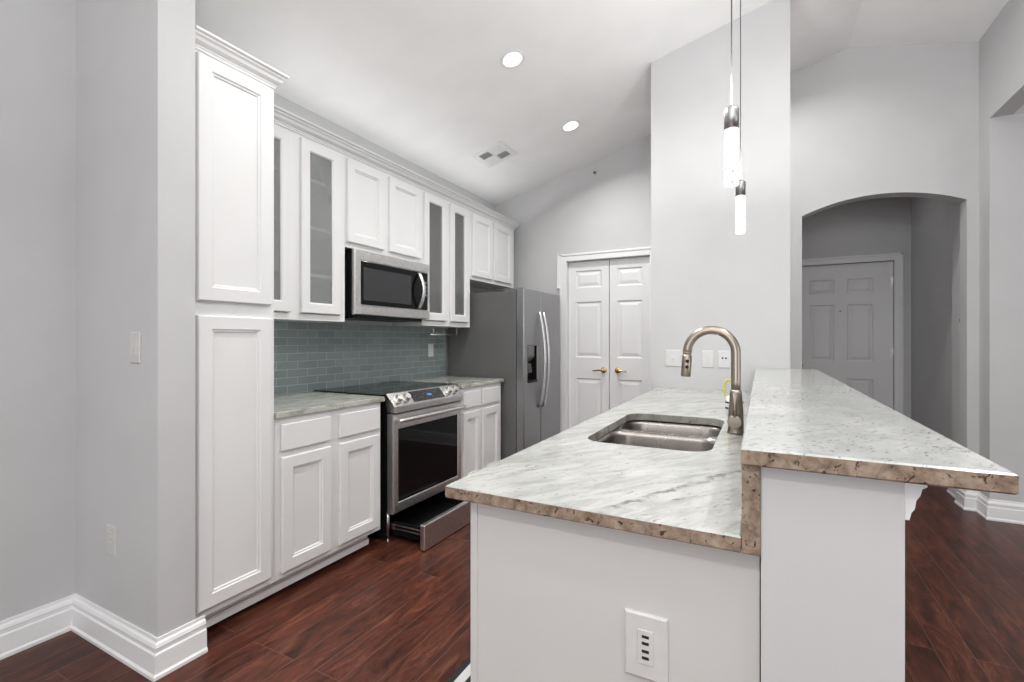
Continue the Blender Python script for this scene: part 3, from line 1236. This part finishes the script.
for p in hp:
    px, py, pz = p
    rings.append([tb.verts.new((px + dx, py + dy, pz)) for dx, dy in ((-0.006, -0.014), (0.003, -0.016), (0.008, 0), (0.003, 0.016), (-0.006, 0.014))])
for i in range(20):
    for k in range(5):
        f = tb.faces.new((rings[i][k], rings[i][(k + 1) % 5], rings[i + 1][(k + 1) % 5], rings[i + 1][k]))
        f.smooth = True
tb.faces.new(rings[0][::-1])
tb.faces.new(rings[-1])
m.merge(tb)
for e in (0, -1):
    m.box(MX - 0.002, hp[e][0] + 0.003, hp[e][1] - 0.009, hp[e][1] + 0.009, hp[e][2] - 0.008 if e else hp[e][2], hp[e][2] + 0.008 if not e else hp[e][2], 0.002)
obj('handle', m, CHROME, dr)
for r_ in range(4):
    m = MB()
    m.box(MX - 0.0015, MX - 0.0006, MY1 - 0.066, MY1 - 0.040, MZ1 - 0.150 - r_ * 0.032, MZ1 - 0.144 - r_ * 0.032)
    obj('keypad_mark', m, PLATEG, dr)

# ------------------------------------------------------------------ range
t = thing('range', 'stainless slide-in electric range with black glass top and open bottom drawer', 'stove', (-2.33, 2.62, 0))
RY0, RY1 = 2.240, 2.990
m = MB()
# hollow body: sides, back, top, floor above drawer
m.box(LW + 0.02, -2.052, RY0 + 0.004, RY0 + 0.02, 0.03, 0.913)
m.box(LW + 0.02, -2.052, RY1 - 0.02, RY1 - 0.004, 0.03, 0.913)
m.box(LW + 0.012, LW + 0.03, RY0 + 0.02, RY1 - 0.02, 0.03, 0.913)
m.box(LW + 0.03, -2.052, RY0 + 0.02, RY1 - 0.02, 0.185, 0.905)
obj('body', m, BLACKM, t)
m = MB()
m.box(LW + 0.014, -2.056, 2.193, 3.022, 0.9145, 0.922, 0.002)
ck = obj('cooktop', m, GLASSB, t)
part_label(ck, 'black glass cooktop')
for (bx, by, br_) in ((-2.25, 2.42, 0.105), (-2.25, 2.80, 0.085), (-2.50, 2.42, 0.075), (-2.50, 2.80, 0.105), (-2.42, 2.61, 0.05)):
    m = MB()
    m.lathe([(br_ - 0.003, 0), (br_, 0), (br_, 0.0004), (br_ - 0.003, 0.0004), (br_ - 0.003, 0)], (bx, by, 0.9222), (0, 0, 1), 48)
    obj('burner_ring', m, plain('burner_mark', (0.06, 0.06, 0.06), 0.3), ck)
m = MB()
m.prism([(-2.058, 0.9225), (-1.985, 0.845), (-1.985, 0.806), (-2.05, 0.806), (-2.07, 0.9225)], 'y', RY0, RY1, 0.002)
cp = obj('control_panel', m, STEELV, t)
nrm = Vector((0.0775, 0, 0.073)).normalized()
mid = Vector((-2.0215, 0, 0.88375))
slope_d = Vector((0.073, 0, -0.0775)).normalized()
m = MB()
tb = bmesh.new()
c0 = mid + nrm * 0.0004
q = []
for (yy, s) in ((2.435, -0.044), (2.775, -0.044), (2.775, 0.042), (2.435, 0.042)):
    q.append(c0 + slope_d * s + Vector((0, yy, 0)))
A = [tb.verts.new(p) for p in q]
B = [tb.verts.new(p + nrm * 0.0012) for p in q]
tb.faces.new(A[::-1])
tb.faces.new(B)
for k in range(4):
    tb.faces.new((A[k], A[(k + 1) % 4], B[(k + 1) % 4], B[k]))
m.merge(tb)
part_label(obj('display', m, SCREEN, cp), 'black control display')
m = MB()
tb = bmesh.new()
q = [c0 + nrm * 0.0013 + slope_d * s + Vector((0, yy, 0)) for (yy, s) in ((2.600, -0.008), (2.645, -0.008), (2.645, 0.008), (2.600, 0.008))]
A = [tb.verts.new(p) for p in q]
B = [tb.verts.new(p + nrm * 0.0006) for p in q]
tb.faces.new(A[::-1])
tb.faces.new(B)
for k in range(4):
    tb.faces.new((A[k], A[(k + 1) % 4], B[(k + 1) % 4], B[k]))
m.merge(tb)
part_label(obj('clock', m, BLUE, cp), 'blue lit clock')
for yy in (2.300, 2.375, 2.840, 2.915):
    m = MB()
    b = mid + slope_d * 0.004 + Vector((0, yy, 0)) + nrm * 0.0002
    m.lathe([(0, 0), (0.030, 0), (0.030, 0.004), (0.024, 0.007), (0.0235, 0.030), (0.021, 0.034), (0, 0.034)], b, nrm, 28)
    u_ = Vector((0, 1, 0))
    m.lathe([(0, 0), (0.006, 0), (0.005, 0.004), (0, 0.004)], b + nrm * 0.034 - slope_d * 0.012, nrm, 10)
    obj('knob', m, KNOBM, cp)
# oven door
OX = -1.998
m = MB()
m.door(frL(OX - 0.05), RY0, RY1, 0.182, 0.798, 0.05, [(RY0 + 0.043, RY1 - 0.047)], [(0.243, 0.706)], 'flat', 0.006, 0.014, 0.006)
od = obj('oven_door', m, STEEL, t)
m = MB()
m.box(OX - 0.015, OX - 0.004, RY0 + 0.047, RY1 - 0.051, 0.247, 0.702, 0.001)
part_label(obj('window', m, GLASSB, od), 'black oven window')
hz, hx = 0.758, OX + 0.042
m = MB()
pth = [(hx - 0.006 + 0.006 * math.sin(PI * i / 16), RY0 + 0.008 + (RY1 - RY0 - 0.016) * i / 16, hz) for i in range(17)]
m.tube(pth, 0.0125, 16)
for yy in (RY0 + 0.022, RY1 - 0.022):
    m.box(OX - 0.002, hx - 0.002, yy - 0.012, yy + 0.012, hz - 0.010, hz + 0.010, 0.003)
part_label(obj('handle', m, CHROME, od), 'bright steel bar handle')
# drawer pulled out
DXF = -1.760
m = MB()
m.box(DXF - 0.036, DXF, RY0 + 0.002, RY1 - 0.002, 0.006, 0.158, 0.006)
dw = obj('storage_drawer', m, STEEL, t)
m = MB()
m.box(-2.45, DXF - 0.035, RY0 + 0.06, RY1 - 0.06, 0.030, 0.036)
m.box(-2.45, DXF - 0.035, RY0 + 0.060, RY0 + 0.066, 0.036, 0.115)
m.box(-2.45, DXF - 0.035, RY1 - 0.066, RY1 - 0.060, 0.036, 0.115)
obj('tray', m, BLACKM, dw)
for yy in (RY0 + 0.040, RY1 - 0.056):
    m = MB()
    m.box(-2.30, DXF - 0.035, yy, yy + 0.012, 0.075, 0.083, 0.001)
    m.box(-2.30, DXF - 0.035, yy, yy + 0.012, 0.098, 0.104, 0.001)
    m.box(-2.06, -2.03, yy - 0.002, yy + 0.012, 0.07, 0.108, 0.001)
    obj('slide_rail', m, STEELV, dw)
for (lx, ly) in ((-2.056, RY0 + 0.014), (-2.056, RY1 - 0.014), (-2.60, RY0 + 0.014), (-2.60, RY1 - 0.014)):
    m = MB()
    m.lathe([(0, 0), (0.012, 0), (0.012, 0.006), (0.006, 0.010), (0.006, 0.04), (0.011, 0.04), (0.011, 0.19), (0, 0.19)], (lx, ly, 0.0), (0, 0, 1), 14)
    obj('leg', m, STEELV, t)

# ------------------------------------------------------------------ refrigerator
t = thing('refrigerator', 'grey stainless side-by-side refrigerator with black ice dispenser', 'refrigerator', (-2.25, 4.14, 0))
FY0, FY1, FX, FXB = 3.720, 4.560, -1.835, -1.914
m = MB()
m.box(LW + 0.03, FXB, FY0, FY1, 0.03, 1.690, 0.004)
m.box(LW + 0.08, FXB - 0.05, FY0 + 0.03, FY1 - 0.03, 0.0, 0.04)
m.box(FXB - 0.10, FXB + 0.05, FY0 + 0.02, FY0 + 0.10, 1.689, 1.712, 0.004)
m.box(FXB - 0.10, FXB + 0.05, FY1 - 0.10, FY1 - 0.02, 1.689, 1.712, 0.004)
obj('cabinet_body', m, FRSIDE, t)
FS = 4.078
DSP = (3.790, 4.005, 0.872, 1.209)
frz = MB()
frz.door(frL(FXB + 0.008), FY0, FS - 0.003, 0.06, 1.717, FX - FXB - 0.008, [(DSP[0], DSP[1])], [(DSP[2], DSP[3])], 'flat', 0.008, 0.065, 0.002)
fd = obj('freezer_door', frz, FRIDGE, t)
m = MB()
m.door(frL(FXB + 0.008), FS + 0.003, FY1, 0.06, 1.717, FX - FXB - 0.008, [], [], 'flat', 0.008)
rd = obj('refrigerator_door', m, FRIDGE, t)
# ice dispenser
m = MB()
m.box(FX - 0.062, FX - 0.058, DSP[0] + 0.006, DSP[1] - 0.006, DSP[2] + 0.006, DSP[3] - 0.006)
m.box(FX - 0.062, FX - 0.006, DSP[0] + 0.006, DSP[0] + 0.012, DSP[2] + 0.006, DSP[3] - 0.006)
m.box(FX - 0.062, FX - 0.006, DSP[1] - 0.012, DSP[1] - 0.006, DSP[2] + 0.006, DSP[3] - 0.006)
m.box(FX - 0.062, FX + 0.004, DSP[0] + 0.006, DSP[1] - 0.006, DSP[2] + 0.004, DSP[2] + 0.020, 0.003)
dp = obj('ice_dispenser', m, BLACK, fd)
part_label(dp, 'black ice and water dispenser')
m = MB()
m.prism([(FX - 0.058, DSP[3] - 0.006), (FX + 0.003, DSP[3] - 0.006), (FX + 0.003, DSP[3] - 0.10), (FX - 0.035, DSP[3] - 0.15), (FX - 0.058, DSP[3] - 0.15)], 'y', DSP[0] + 0.012, DSP[0] + 0.14, 0.004)
obj('control_panel', m, plain('dispenser_grey', (0.12, 0.12, 0.12), 0.3), dp)
m = MB()
m.prism([(FX - 0.056, DSP[2] + 0.17), (FX - 0.030, DSP[2] + 0.17), (FX - 0.020, DSP[2] + 0.09), (FX - 0.030, DSP[2] + 0.08)], 'y', DSP[0] + 0.07, DSP[1] - 0.07, 0.003)
obj('paddle', m, plain('paddle_grey', (0.08, 0.08, 0.08), 0.3), dp)
for yy, par in ((4.030, fd), (4.115, rd)):
    m = MB()
    hp = []
    for i in range(25):
        f = i / 24
        hp.append((FX + 0.010 + 0.056 * math.sin(PI * f) ** 0.8, yy, 0.628 + (1.518 - 0.628) * f))
    tb = bmesh.new()
    rings = []
    for i, (px, py, pz) in enumerate(hp):
        rings.append([tb.verts.new((px + dx, py + dy, pz)) for dx, dy in ((-0.010, -0.011), (0.004, -0.013), (0.010, -0.006), (0.010, 0.006), (0.004, 0.013), (-0.010, 0.011))])
    for i in range(24):
        for k in range(6):
            f = tb.faces.new((rings[i][k], rings[i][(k + 1) % 6], rings[i + 1][(k + 1) % 6], rings[i + 1][k]))
            f.smooth = True
    tb.faces.new(rings[0][::-1])
    tb.faces.new(rings[-1])
    m.merge(tb)
    part_label(obj('handle', m, CHROME, par), 'bright curved handle')

# ------------------------------------------------------------------ paper towel bracket under the cabinet
t = thing('paper_towel_holder', 'metal paper towel bracket mounted under the glass wall cabinet', 'holder', (-2.47, 3.50, 1.33))
for yy, s_ in ((3.25, 1), (3.60, -1)):
    m = MB()
    m.box(-2.48, -2.44, yy - 0.03, yy + 0.03, 1.368, 1.3725, 0.001)
    obj('mounting_plate', m, STEELV, t)
    m = MB()
    m.tube([(-2.46, yy, 1.369), (-2.46, yy, 1.312), (-2.46, yy + s_ * 0.01, 1.306)], 0.006, 10)
    obj('arm', m, STEELV, t)
m = MB()
m.tube([(-2.46, 3.20, 1.304), (-2.46, 3.605, 1.304)], 0.007, 12)
obj('rod', m, STEELV, t)

# ------------------------------------------------------------------ island, pony wall, bar
IY = 0.95
t = thing('kitchen_island', 'white kitchen island cabinet with plain end panel under the granite counter', 'island', (-0.32, 2.2, 0))
m = MB()
# hollow box so the sink bowls have room
m.box(-0.605, -0.590, IY, PY - 0.005, 0.10, 0.883)
m.box(-0.605, -0.002, IY, IY + 0.018, 0.0, 0.883)
m.box(-0.605, -0.002, PY - 0.023, PY - 0.005, 0.0, 0.883)
m.box(-0.020, -0.002, IY + 0.018, PY - 0.023, 0.0, 0.883)
m.box(-0.590, -0.020, IY + 0.018, PY - 0.023, 0.10, 0.118)
m.box(-0.545, -0.53, IY + 0.018, PY - 0.023, 0.0, 0.10)
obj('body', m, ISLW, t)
m = MB()
m.box(-0.6085, -0.590, IY - 0.003, IY + 0.010, 0.0, 0.883, 0.0015)
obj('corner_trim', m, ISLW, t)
ys = [1.0, 1.50, 1.90, 2.30, 2.9, 3.5]
for y0, y1 in zip(ys[:-1], ys[1:]):
    m = MB()
    fr = lambda a, d, z: (-0.6055 - d, a, z)
    m.door(fr, y0 + 0.006, y1 - 0.006, 0.13, 0.865, DT, [(y0 + 0.062, y1 - 0.062)], [(0.19, 0.805)], 'flat', 0.004)
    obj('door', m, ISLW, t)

# pony wall behind the island counter carrying the bar
m = MB()
m.box(0.0, 0.197, 0.93, PY, 0, 1.0405)
struct('wall_bar', m, paint('pony_wall_paint', (0.60, 0.60, 0.60), 0.5))
m = MB()
m.prism([(0.1975, 0.978), (0.2035, 0.978), (0.206, 0.990), (0.210, 0.996), (0.212, 1.010), (0.217, 1.018), (0.219, 1.028), (0.225, 1.032), (0.225, 1.0405), (0.1975, 1.0405)], 'y', 0.935, PY)
struct('trim_3', m, TRIM)
m = MB()
m.sweep(BBP, [(0.197, 0.93), (0.197, PY)], -1)
struct('baseboard_bar', m, TRIM)

# island counter with sink cutout
SX0, SX1, SY0, SY1 = -0.542, -0.135, 1.545, 2.245


def rrect(x0, x1, y0, y1, r, n=6):
    pts = []
    for cx_, cy_, a0 in ((x1 - r, y1 - r, 0), (x0 + r, y1 - r, 90), (x0 + r, y0 + r, 180), (x1 - r, y0 + r, 270)):
        for i in range(n + 1):
            a = R(a0 + 90 * i / n)
            pts.append((cx_ + r * math.cos(a), cy_ + r * math.sin(a)))
    return pts


def slab(outer_rect, hole, z0, z1, edge_bev, edge_sides, edge_mi=1):
    """slab with an optional rounded hole; outer edge eased; faces on the listed sides use material edge_mi"""
    x0, x1, y0, y1 = outer_rect
    m = MB()
    tb = bmesh.new()
    e = edge_bev
    o_in = [(x0 + e, y0 + e), (x1 - e, y0 + e), (x1 - e, y1 - e), (x0 + e, y1 - e)]
    o_ot = [(x0, y0), (x1, y0), (x1, y1), (x0, y1)]
    lv = [(o_in, z1), (o_ot, z1 - e), (o_ot, z0 + e), (o_in, z0)]
    Ls = [[tb.verts.new((p[0], p[1], z)) for p in pp] for pp, z in lv]
    side = ['front', 'right', 'back', 'left']
    for i in range(3):
        for k in range(4):
            f = tb.faces.new((Ls[i][k], Ls[i][(k + 1) % 4], Ls[i + 1][(k + 1) % 4], Ls[i + 1][k]))
            if side[k] in edge_sides and i > 0:
                f.material_index = edge_mi
    if hole:
        H = rrect(*hole)
        n = len(H)
        for (L, z) in ((Ls[0], z1), (Ls[3], z0)):
            hv = [tb.verts.new((p[0], p[1], z)) for p in H]
            q_ = n // 4
            # hole order starts at +x+y corner; L = (x0y0, x1y0, x1y1, x0y1)
            corner = [L[2], L[3], L[0], L[1]]
            for c in range(4):
                s = c * q_
                for i in range(q_ - 1):
                    tb.faces.new((corner[c], hv[s + i], hv[s + i + 1]))
                a, b = hv[s + q_ - 1], hv[(s + q_) % n]
                tb.faces.new((corner[c], a, b, corner[(c + 1) % 4]))
            if z == z1:
                top = hv
            else:
                bot = hv
        for i in range(n):
            f = tb.faces.new((top[i], top[(i + 1) % n], bot[(i + 1) % n], bot[i]))
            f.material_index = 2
    else:
        tb.faces.new(Ls[0])
        tb.faces.new(Ls[3][::-1])
    m.merge(tb, None)
    return m


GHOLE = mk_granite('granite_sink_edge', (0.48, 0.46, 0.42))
m = slab((-0.660, -0.0305, 0.918, PY), (SX0, SX1, SY0, SY1, 0.075, 8), 0.884, 0.914, 0.003, ['front'])
o = obj('island_countertop', m, [GRAN, GEDGE, GHOLE])
tag(o, 'low white veined granite island countertop with sink cutout and brown front edge', 'countertop')
m = MB()
m.box(-0.030, -0.0005, 0.920, PY, 0.884, 1.0405, 0.002)
for f in m.bm.faces:
    if f.normal.y < -0.5 or (f.calc_center_median().y < 0.9225):
        f.material_index = 1
o = obj('granite_riser', m, [GRAN, GEDGE])
tag(o, 'narrow upright granite riser with brown end between island counter and raised bar', 'backsplash')
m = slab((-0.031, 0.3165, 0.908, PY - 0.0005), None, 1.041, 1.071, 0.003, ['front'])
o = obj('bar_countertop', m, [GRANB, GEDGE])
tag(o, 'raised white granite bar top overhanging the pony wall, with brown front edge', 'countertop')

# sink
t = thing('sink', 'undermount stainless double bowl sink set in the island counter', 'sink', ((SX0 + SX1) / 2, (SY0 + SY1) / 2, 0.66))


def bowl(x0, x1, y0, y1, ztop, zbot):
    tb = bmesh.new()
    levels = [(0.0, ztop, 0.07), (0.004, ztop - 0.02, 0.07), (0.010, zbot + 0.04, 0.07), (0.022, zbot + 0.012, 0.065), (0.05, zbot, 0.05)]
    rings = []
    for ins, z, r in levels:
        rings.append([tb.verts.new((p[0], p[1], z)) for p in rrect(x0 + ins, x1 - ins, y0 + ins, y1 - ins, r, 6)])
    n = len(rings[0])
    for i in range(len(rings) - 1):
        for k in range(n):
            f = tb.faces.new((rings[i][k], rings[i][(k + 1) % n], rings[i + 1][(k + 1) % n], rings[i + 1][k]))
            f.smooth = True
    tb.faces.new(rings[-1])
    # outer shell so the bowl has thickness
    outer = []
    for ins, z, r in [(-0.003, ztop, 0.072), (0.006, zbot + 0.03, 0.07), (0.04, zbot - 0.004, 0.05)]:
        outer.append([tb.verts.new((p[0], p[1], z)) for p in rrect(x0 + ins, x1 - ins, y0 + ins, y1 - ins, r, 6)])
    for i in range(2):
        for k in range(n):
            tb.faces.new((outer[i][k], outer[i + 1][k], outer[i + 1][(k + 1) % n], outer[i][(k + 1) % n]))
    tb.faces.new(outer[-1][::-1])
    for k in range(n):
        tb.faces.new((rings[0][k], outer[0][k], outer[0][(k + 1) % n], rings[0][(k + 1) % n]))
    return tb


ZR = 0.880
YD = 1.975
bw = []
for (y0, y1, zb) in ((SY0 - 0.004, YD - 0.012, 0.70), (YD + 0.012, SY1 + 0.004, 0.70)):
    m = MB()
    m.merge(bowl(SX0 - 0.004, SX1 + 0.004, y0, y1, ZR, zb))
    b_ = obj('bowl', m, SINKM, t)
    m = MB()
    m.lathe([(0, 0), (0.043, 0), (0.045, 0.003), (0.036, 0.004), (0.030, 0.001), (0, 0.001)], ((SX0 + SX1) / 2, (y0 + y1) / 2, zb + 0.0005), (0, 0, 1), 28)
    obj('drain', m, CHROME, b_)
m = MB()
# divider web: follows the round corners of both bowls
G, RB = 0.0125, 0.07
xl, xr = SX0 - 0.004, SX1 + 0.004


def half(x):
    d = min(x - xl, xr - x)
    return G if d >= RB else G + RB - math.sqrt(max(0.0, RB * RB - (RB - d) ** 2))


xsd = [xl + RB * (1 - math.cos(PI / 2 * i / 8)) for i in range(9)]
xsd = xsd + [xl + xr - x for x in xsd[::-1]]
prof = [(x, YD - half(x)) for x in xsd] + [(x, YD + half(x)) for x in xsd[::-1]]
m.prism(prof, 'z', ZR - 0.012, ZR - 0.0005)
for f in m.bm.faces:
    f.smooth = False
obj('divider', m, SINKM, t)

# faucet
t = thing('faucet', 'brushed nickel gooseneck pull-down kitchen faucet beside the double sink', 'faucet', (-0.0815, 1.93, 0.914))
fx, fy, cz0 = -0.0815, 1.93, 0.9142
m = MB()
m.lathe([(0, 0), (0.030, 0), (0.030, 0.006), (0.0265, 0.012), (0.0255, 0.085), (0.0225, 0.115), (0.0205, 0.150), (0.0172, 0.160), (0, 0.165)], (fx, fy, cz0), (0, 0, 1), 32)
obj('base', m, NICKEL, t)
m = MB()
ra = 0.0845
zc = 1.311 - 0.0165 - ra
path = [(fx, fy, cz0 + 0.15), (fx, fy, 1.10), (fx, fy, zc - 0.02)]
for i in range(0, 25):
    a = PI * i / 24
    path.append((fx - ra + ra * math.cos(a), fy, zc + ra * math.sin(a)))
m.tube(path, 0.0163, 20)
obj('spout', m, NICKEL, t)
pe = Vector(path[-1])
dd = (pe - Vector(path[-2])).normalized()
m = MB()
m.lathe([(0, 0), (0.0165, 0), (0.0165, 0.004), (0.0145, 0.006), (0.0145, 0.012), (0.0175, 0.016), (0.0185, 0.092), (0.0165, 0.096), (0, 0.096)], pe - dd * 0.002, dd, 24)
hd = obj('spray_head', m, NICKEL, t)
for k, s in enumerate((0.034, 0.056)):
    m = MB()
    b = pe + dd * s + Vector((0.004, -0.0165, 0))
    m.lathe([(0, 0), (0.007, 0), (0.0065, 0.003), (0, 0.004)], b, (0.15, -1, 0), 14)
    part_label(obj('button', m, BLACK, hd), 'black spray button')
# side lever: hub towards the camera, slim blade pointing up
m = MB()
m.lathe([(0, 0), (0.024, 0), (0.024, 0.030), (0.022, 0.036), (0, 0.037)], (fx - 0.002, fy - 0.018, cz0 + 0.048), (0, -1, 0), 28)
m.tube([(fx - 0.002, fy - 0.046, cz0 + 0.060), (fx - 0.001, fy - 0.048, cz0 + 0.095), (fx - 0.003, fy - 0.042, cz0 + 0.150)], [0.0085, 0.0075, 0.0055], 12)
obj('lever', m, NICKELD, t)

# brush caddy behind the faucet
t = thing('brush_cup', 'small white cup with two dark bands on the counter behind the faucet', 'cup', (-0.108, 2.40, 0.914))
m = MB()
m.lathe([(0, 0), (0.030, 0), (0.033, 0.004), (0.034, 0.085), (0.031, 0.085), (0.030, 0.008), (0, 0.008)], (-0.108, 2.40, 0.9143), (0, 0, 1), 28)
obj('cup', m, PLATE, t)
for zz in (0.028, 0.054):
    m = MB()
    m.lathe([(0.033, 0), (0.0385, 0), (0.0385, 0.007), (0.033, 0.007), (0.033, 0)], (-0.108, 2.40, 0.9143 + zz), (0, 0, 1), 28)
    part_label(obj('band', m, BLACK, t), 'dark band')
t = thing('dish_brush', 'dish brush with yellow loop handle standing in the white cup', 'brush', (-0.118, 2.40, 0.925))
m = MB()
pp = []
for i in range(25):
    a = 2 * PI * i / 24
    pp.append((-0.132 + 0.018 * math.sin(a), 2.40, 1.032 + 0.042 * math.cos(a)))
m.tube(pp, 0.005, 10, cap=False)
obj('handle', m, plain('yellow_plastic', (0.62, 0.60, 0.08), 0.35), t)
m = MB()
m.tube([(-0.129, 2.40, 0.994), (-0.112, 2.40, 0.945)], 0.005, 10)
m.lathe([(0, 0), (0.014, 0), (0.016, 0.022), (0.005, 0.026), (0, 0.026)], (-0.109, 2.40, 0.9232), (0, 0, 1), 16)
obj('brush_head', m, PLATE, t)

# striped mat on the floor beside the island
m = MB()
m.box(-1.020, -0.66, 0.98, 2.30, 0.0005, 0.008, 0.003)
o = obj('floor_mat', m, STRIPES, base=(-1.020, 1.6, 0))
tag(o, 'black and white striped mat on the dark wood floor beside the island', 'mat')

# ------------------------------------------------------------------ lights in the room


def downlight(x, y, label, watts=None, group='recessed ceiling lights', spread=150, tilt=True):
    z = ceil_z(x)
    s = SL if x < RIDGE else -SR
    n = Vector((s, 0, -1)).normalized()      # ceiling normal pointing into the room
    t = thing('recessed_light', label, 'ceiling light', (x, y, z), group)
    m = MB()
    m.lathe([(0.062, 0.0), (0.084, 0.0), (0.084, 0.004), (0.074, 0.007), (0.062, 0.003), (0.062, 0.0)], (x, y, z) , n, 36)
    obj('trim_ring', m, TRIM, t)
    m = MB()
    m.lathe([(0, 0.0005), (0.063, 0.0005), (0.063, 0.003), (0, 0.0045)], (x, y, z), n, 36)
    part_label(obj('lens', m, LENS, t), 'glowing white lens')
    l = bpy.data.lights.new('downlight_lamp', 'AREA')
    l.shape = 'DISK'
    l.size = 0.12
    l.energy = L_CAN if watts is None else watts
    l.color = (1.0, 0.985, 0.96)
    l.spread = R(spread)
    lo = bpy.data.objects.new('lamp', l)
    COL.objects.link(lo)
    lo.parent = t
    lo.location = n * 0.012
    lo.rotation_euler = n.to_track_quat('-Z', 'Y').to_euler()
    return t


downlight(-1.445, 2.76, 'larger-looking round recessed ceiling light, nearer the camera of the two in view')
downlight(-1.45, 3.85, 'round recessed ceiling light farther back, toward the pantry doors')
downlight(-1.445, 1.67, 'recessed ceiling light above the wing wall end of the kitchen')
downlight(0.0, 4.02, 'recessed ceiling light hidden behind the pier wall', L_PIER, spread=145)
downlight(1.0, 2.2, 'recessed ceiling light over the walkway right of the bar', L_WALK)
downlight(1.0, 0.3, 'recessed ceiling light over the walkway near the camera', L_WALK)
downlight(-0.6, -1.0, 'recessed ceiling light in the room behind the camera', L_BACK)

for x, y, zb, lab in ((-0.0945, 1.90, 1.819, 'nearer and larger-looking crystal cylinder pendant hanging over the bar'), (-0.0975, 2.85, 1.833, 'farther and smaller-looking crystal cylinder pendant, hanging lower in view over the bar')):
    t = thing('pendant_light', lab, 'pendant light', (x, y, ceil_z(x)), 'crystal pendants over the bar')
    zc_ = ceil_z(x)
    m = MB()
    m.lathe([(0, -0.030), (0.058, -0.030), (0.060, -0.026), (0.060, 0.012), (0, 0.012)], (x, y, zc_), (0, 0, 1), 32)
    obj('canopy', m, CHROME, t)
    m = MB()
    m.tube([(x, y, zc_ - 0.028), (x, y, zb + 0.280)], 0.0022, 8)
    obj('cord', m, plain('cord_grey', (0.05, 0.05, 0.05), 0.9, spec=0.0), t)
    m = MB()
    m.lathe([(0, 0.204), (0.0248, 0.204), (0.0248, 0.277), (0.023, 0.281), (0.004, 0.282), (0.003, 0.293), (0, 0.293)], (x, y, zb), (0, 0, 1), 32)
    obj('cap', m, CAPM, t)
    m = MB()
    m.lathe([(0, 0), (0.0225, 0), (0.0245, 0.003), (0.0245, 0.2035), (0, 0.2035)], (x, y, zb), (0, 0, 1), 32)
    part_label(obj('crystal', m, CRYSTAL, t), 'glowing bubbled crystal cylinder')
    lo = area('lamp', (0, 0, zb + 0.297 - zc_), (R(180), 0, 0), 0.05, 0.05, L_PUP, (1, 0.995, 0.985), 'DISK')  # upward lamp added above the cap to brighten the ceiling
    lo.parent = t

# added flush lamp, out of view, to brighten the hall beyond the arch
t = thing('hall_fill_lamp', 'added flush fill lamp in the hall beyond the arch', 'ceiling light', (0.75, 5.7, 2.92))
m = MB()
m.lathe([(0, -0.05), (0.10, -0.045), (0.14, -0.02), (0.15, -0.0005), (0, -0.0005)], (0.75, 5.7, 2.92), (0, 0, 1), 32)
obj('shade', m, PLATE, t)
lo = area('lamp', (0, 0, -0.055), (0, 0, 0), 0.2, 0.2, L_HALL, (1, 0.99, 0.97), 'DISK')
lo.parent = t

# ceiling air vent
vx, vy = -2.125, 3.715
vz = ceil_z(vx)
t = thing('ceiling_vent', 'white square air vent with four louvre quadrants in the sloped ceiling', 'vent', (vx, vy, vz))
rotm = Matrix.Rotation(-math.atan(SL), 4, 'Y')


def vpart(name, boxes, mat):
    m = MB()
    for b in boxes:
        m.box(*b)
    for v in m.bm.verts:
        v.co = (rotm @ v.co) + Vector((vx, vy, vz))
    return obj(name, m, mat, t)


vpart('frame', [(-0.155, -0.112, -0.155, 0.155, -0.008, 0.0), (0.112, 0.155, -0.155, 0.155, -0.008, 0.0), (-0.112, 0.112, -0.155, -0.112, -0.008, 0), (-0.112, 0.112, 0.112, 0.155, -0.008, 0), (-0.008, 0.008, -0.112, 0.112, -0.008, 0), (-0.112, 0.112, -0.008, 0.008, -0.008, 0)], TRIM)
vpart('duct', [(-0.112, 0.112, -0.112, 0.112, -0.0015, -0.0005)], plain('duct_dark', (0.14, 0.14, 0.14), 0.6))
for qx in (0, 1):
    for qy in (0, 1):
        bx0 = -0.112 + qx * 0.120
        by0 = -0.112 + qy * 0.120
        lou = []
        m = MB()
        for i in range(6):
            o_ = 0.010 + i * 0.0165
            tilt = (0.0125 if (qx + qy) % 2 == 0 else 0.0125)
            if (qx + qy) % 2 == 0:
                pr = [(bx0 + o_, -0.0018), (bx0 + o_ + 0.002, -0.0018), (bx0 + o_ + 0.010, -0.0078), (bx0 + o_ + 0.008, -0.0078)]
                m.prism(pr, 'y', by0, by0 + 0.104)
            else:
                pr = [(by0 + o_, -0.0018), (by0 + o_ + 0.002, -0.0018), (by0 + o_ + 0.010, -0.0078), (by0 + o_ + 0.008, -0.0078)]
                m.prism(pr, 'x', bx0, bx0 + 0.104)
        for v in m.bm.verts:
            v.co = (rotm @ v.co) + Vector((vx, vy, vz))
        obj('louvre', m, TRIM, t)
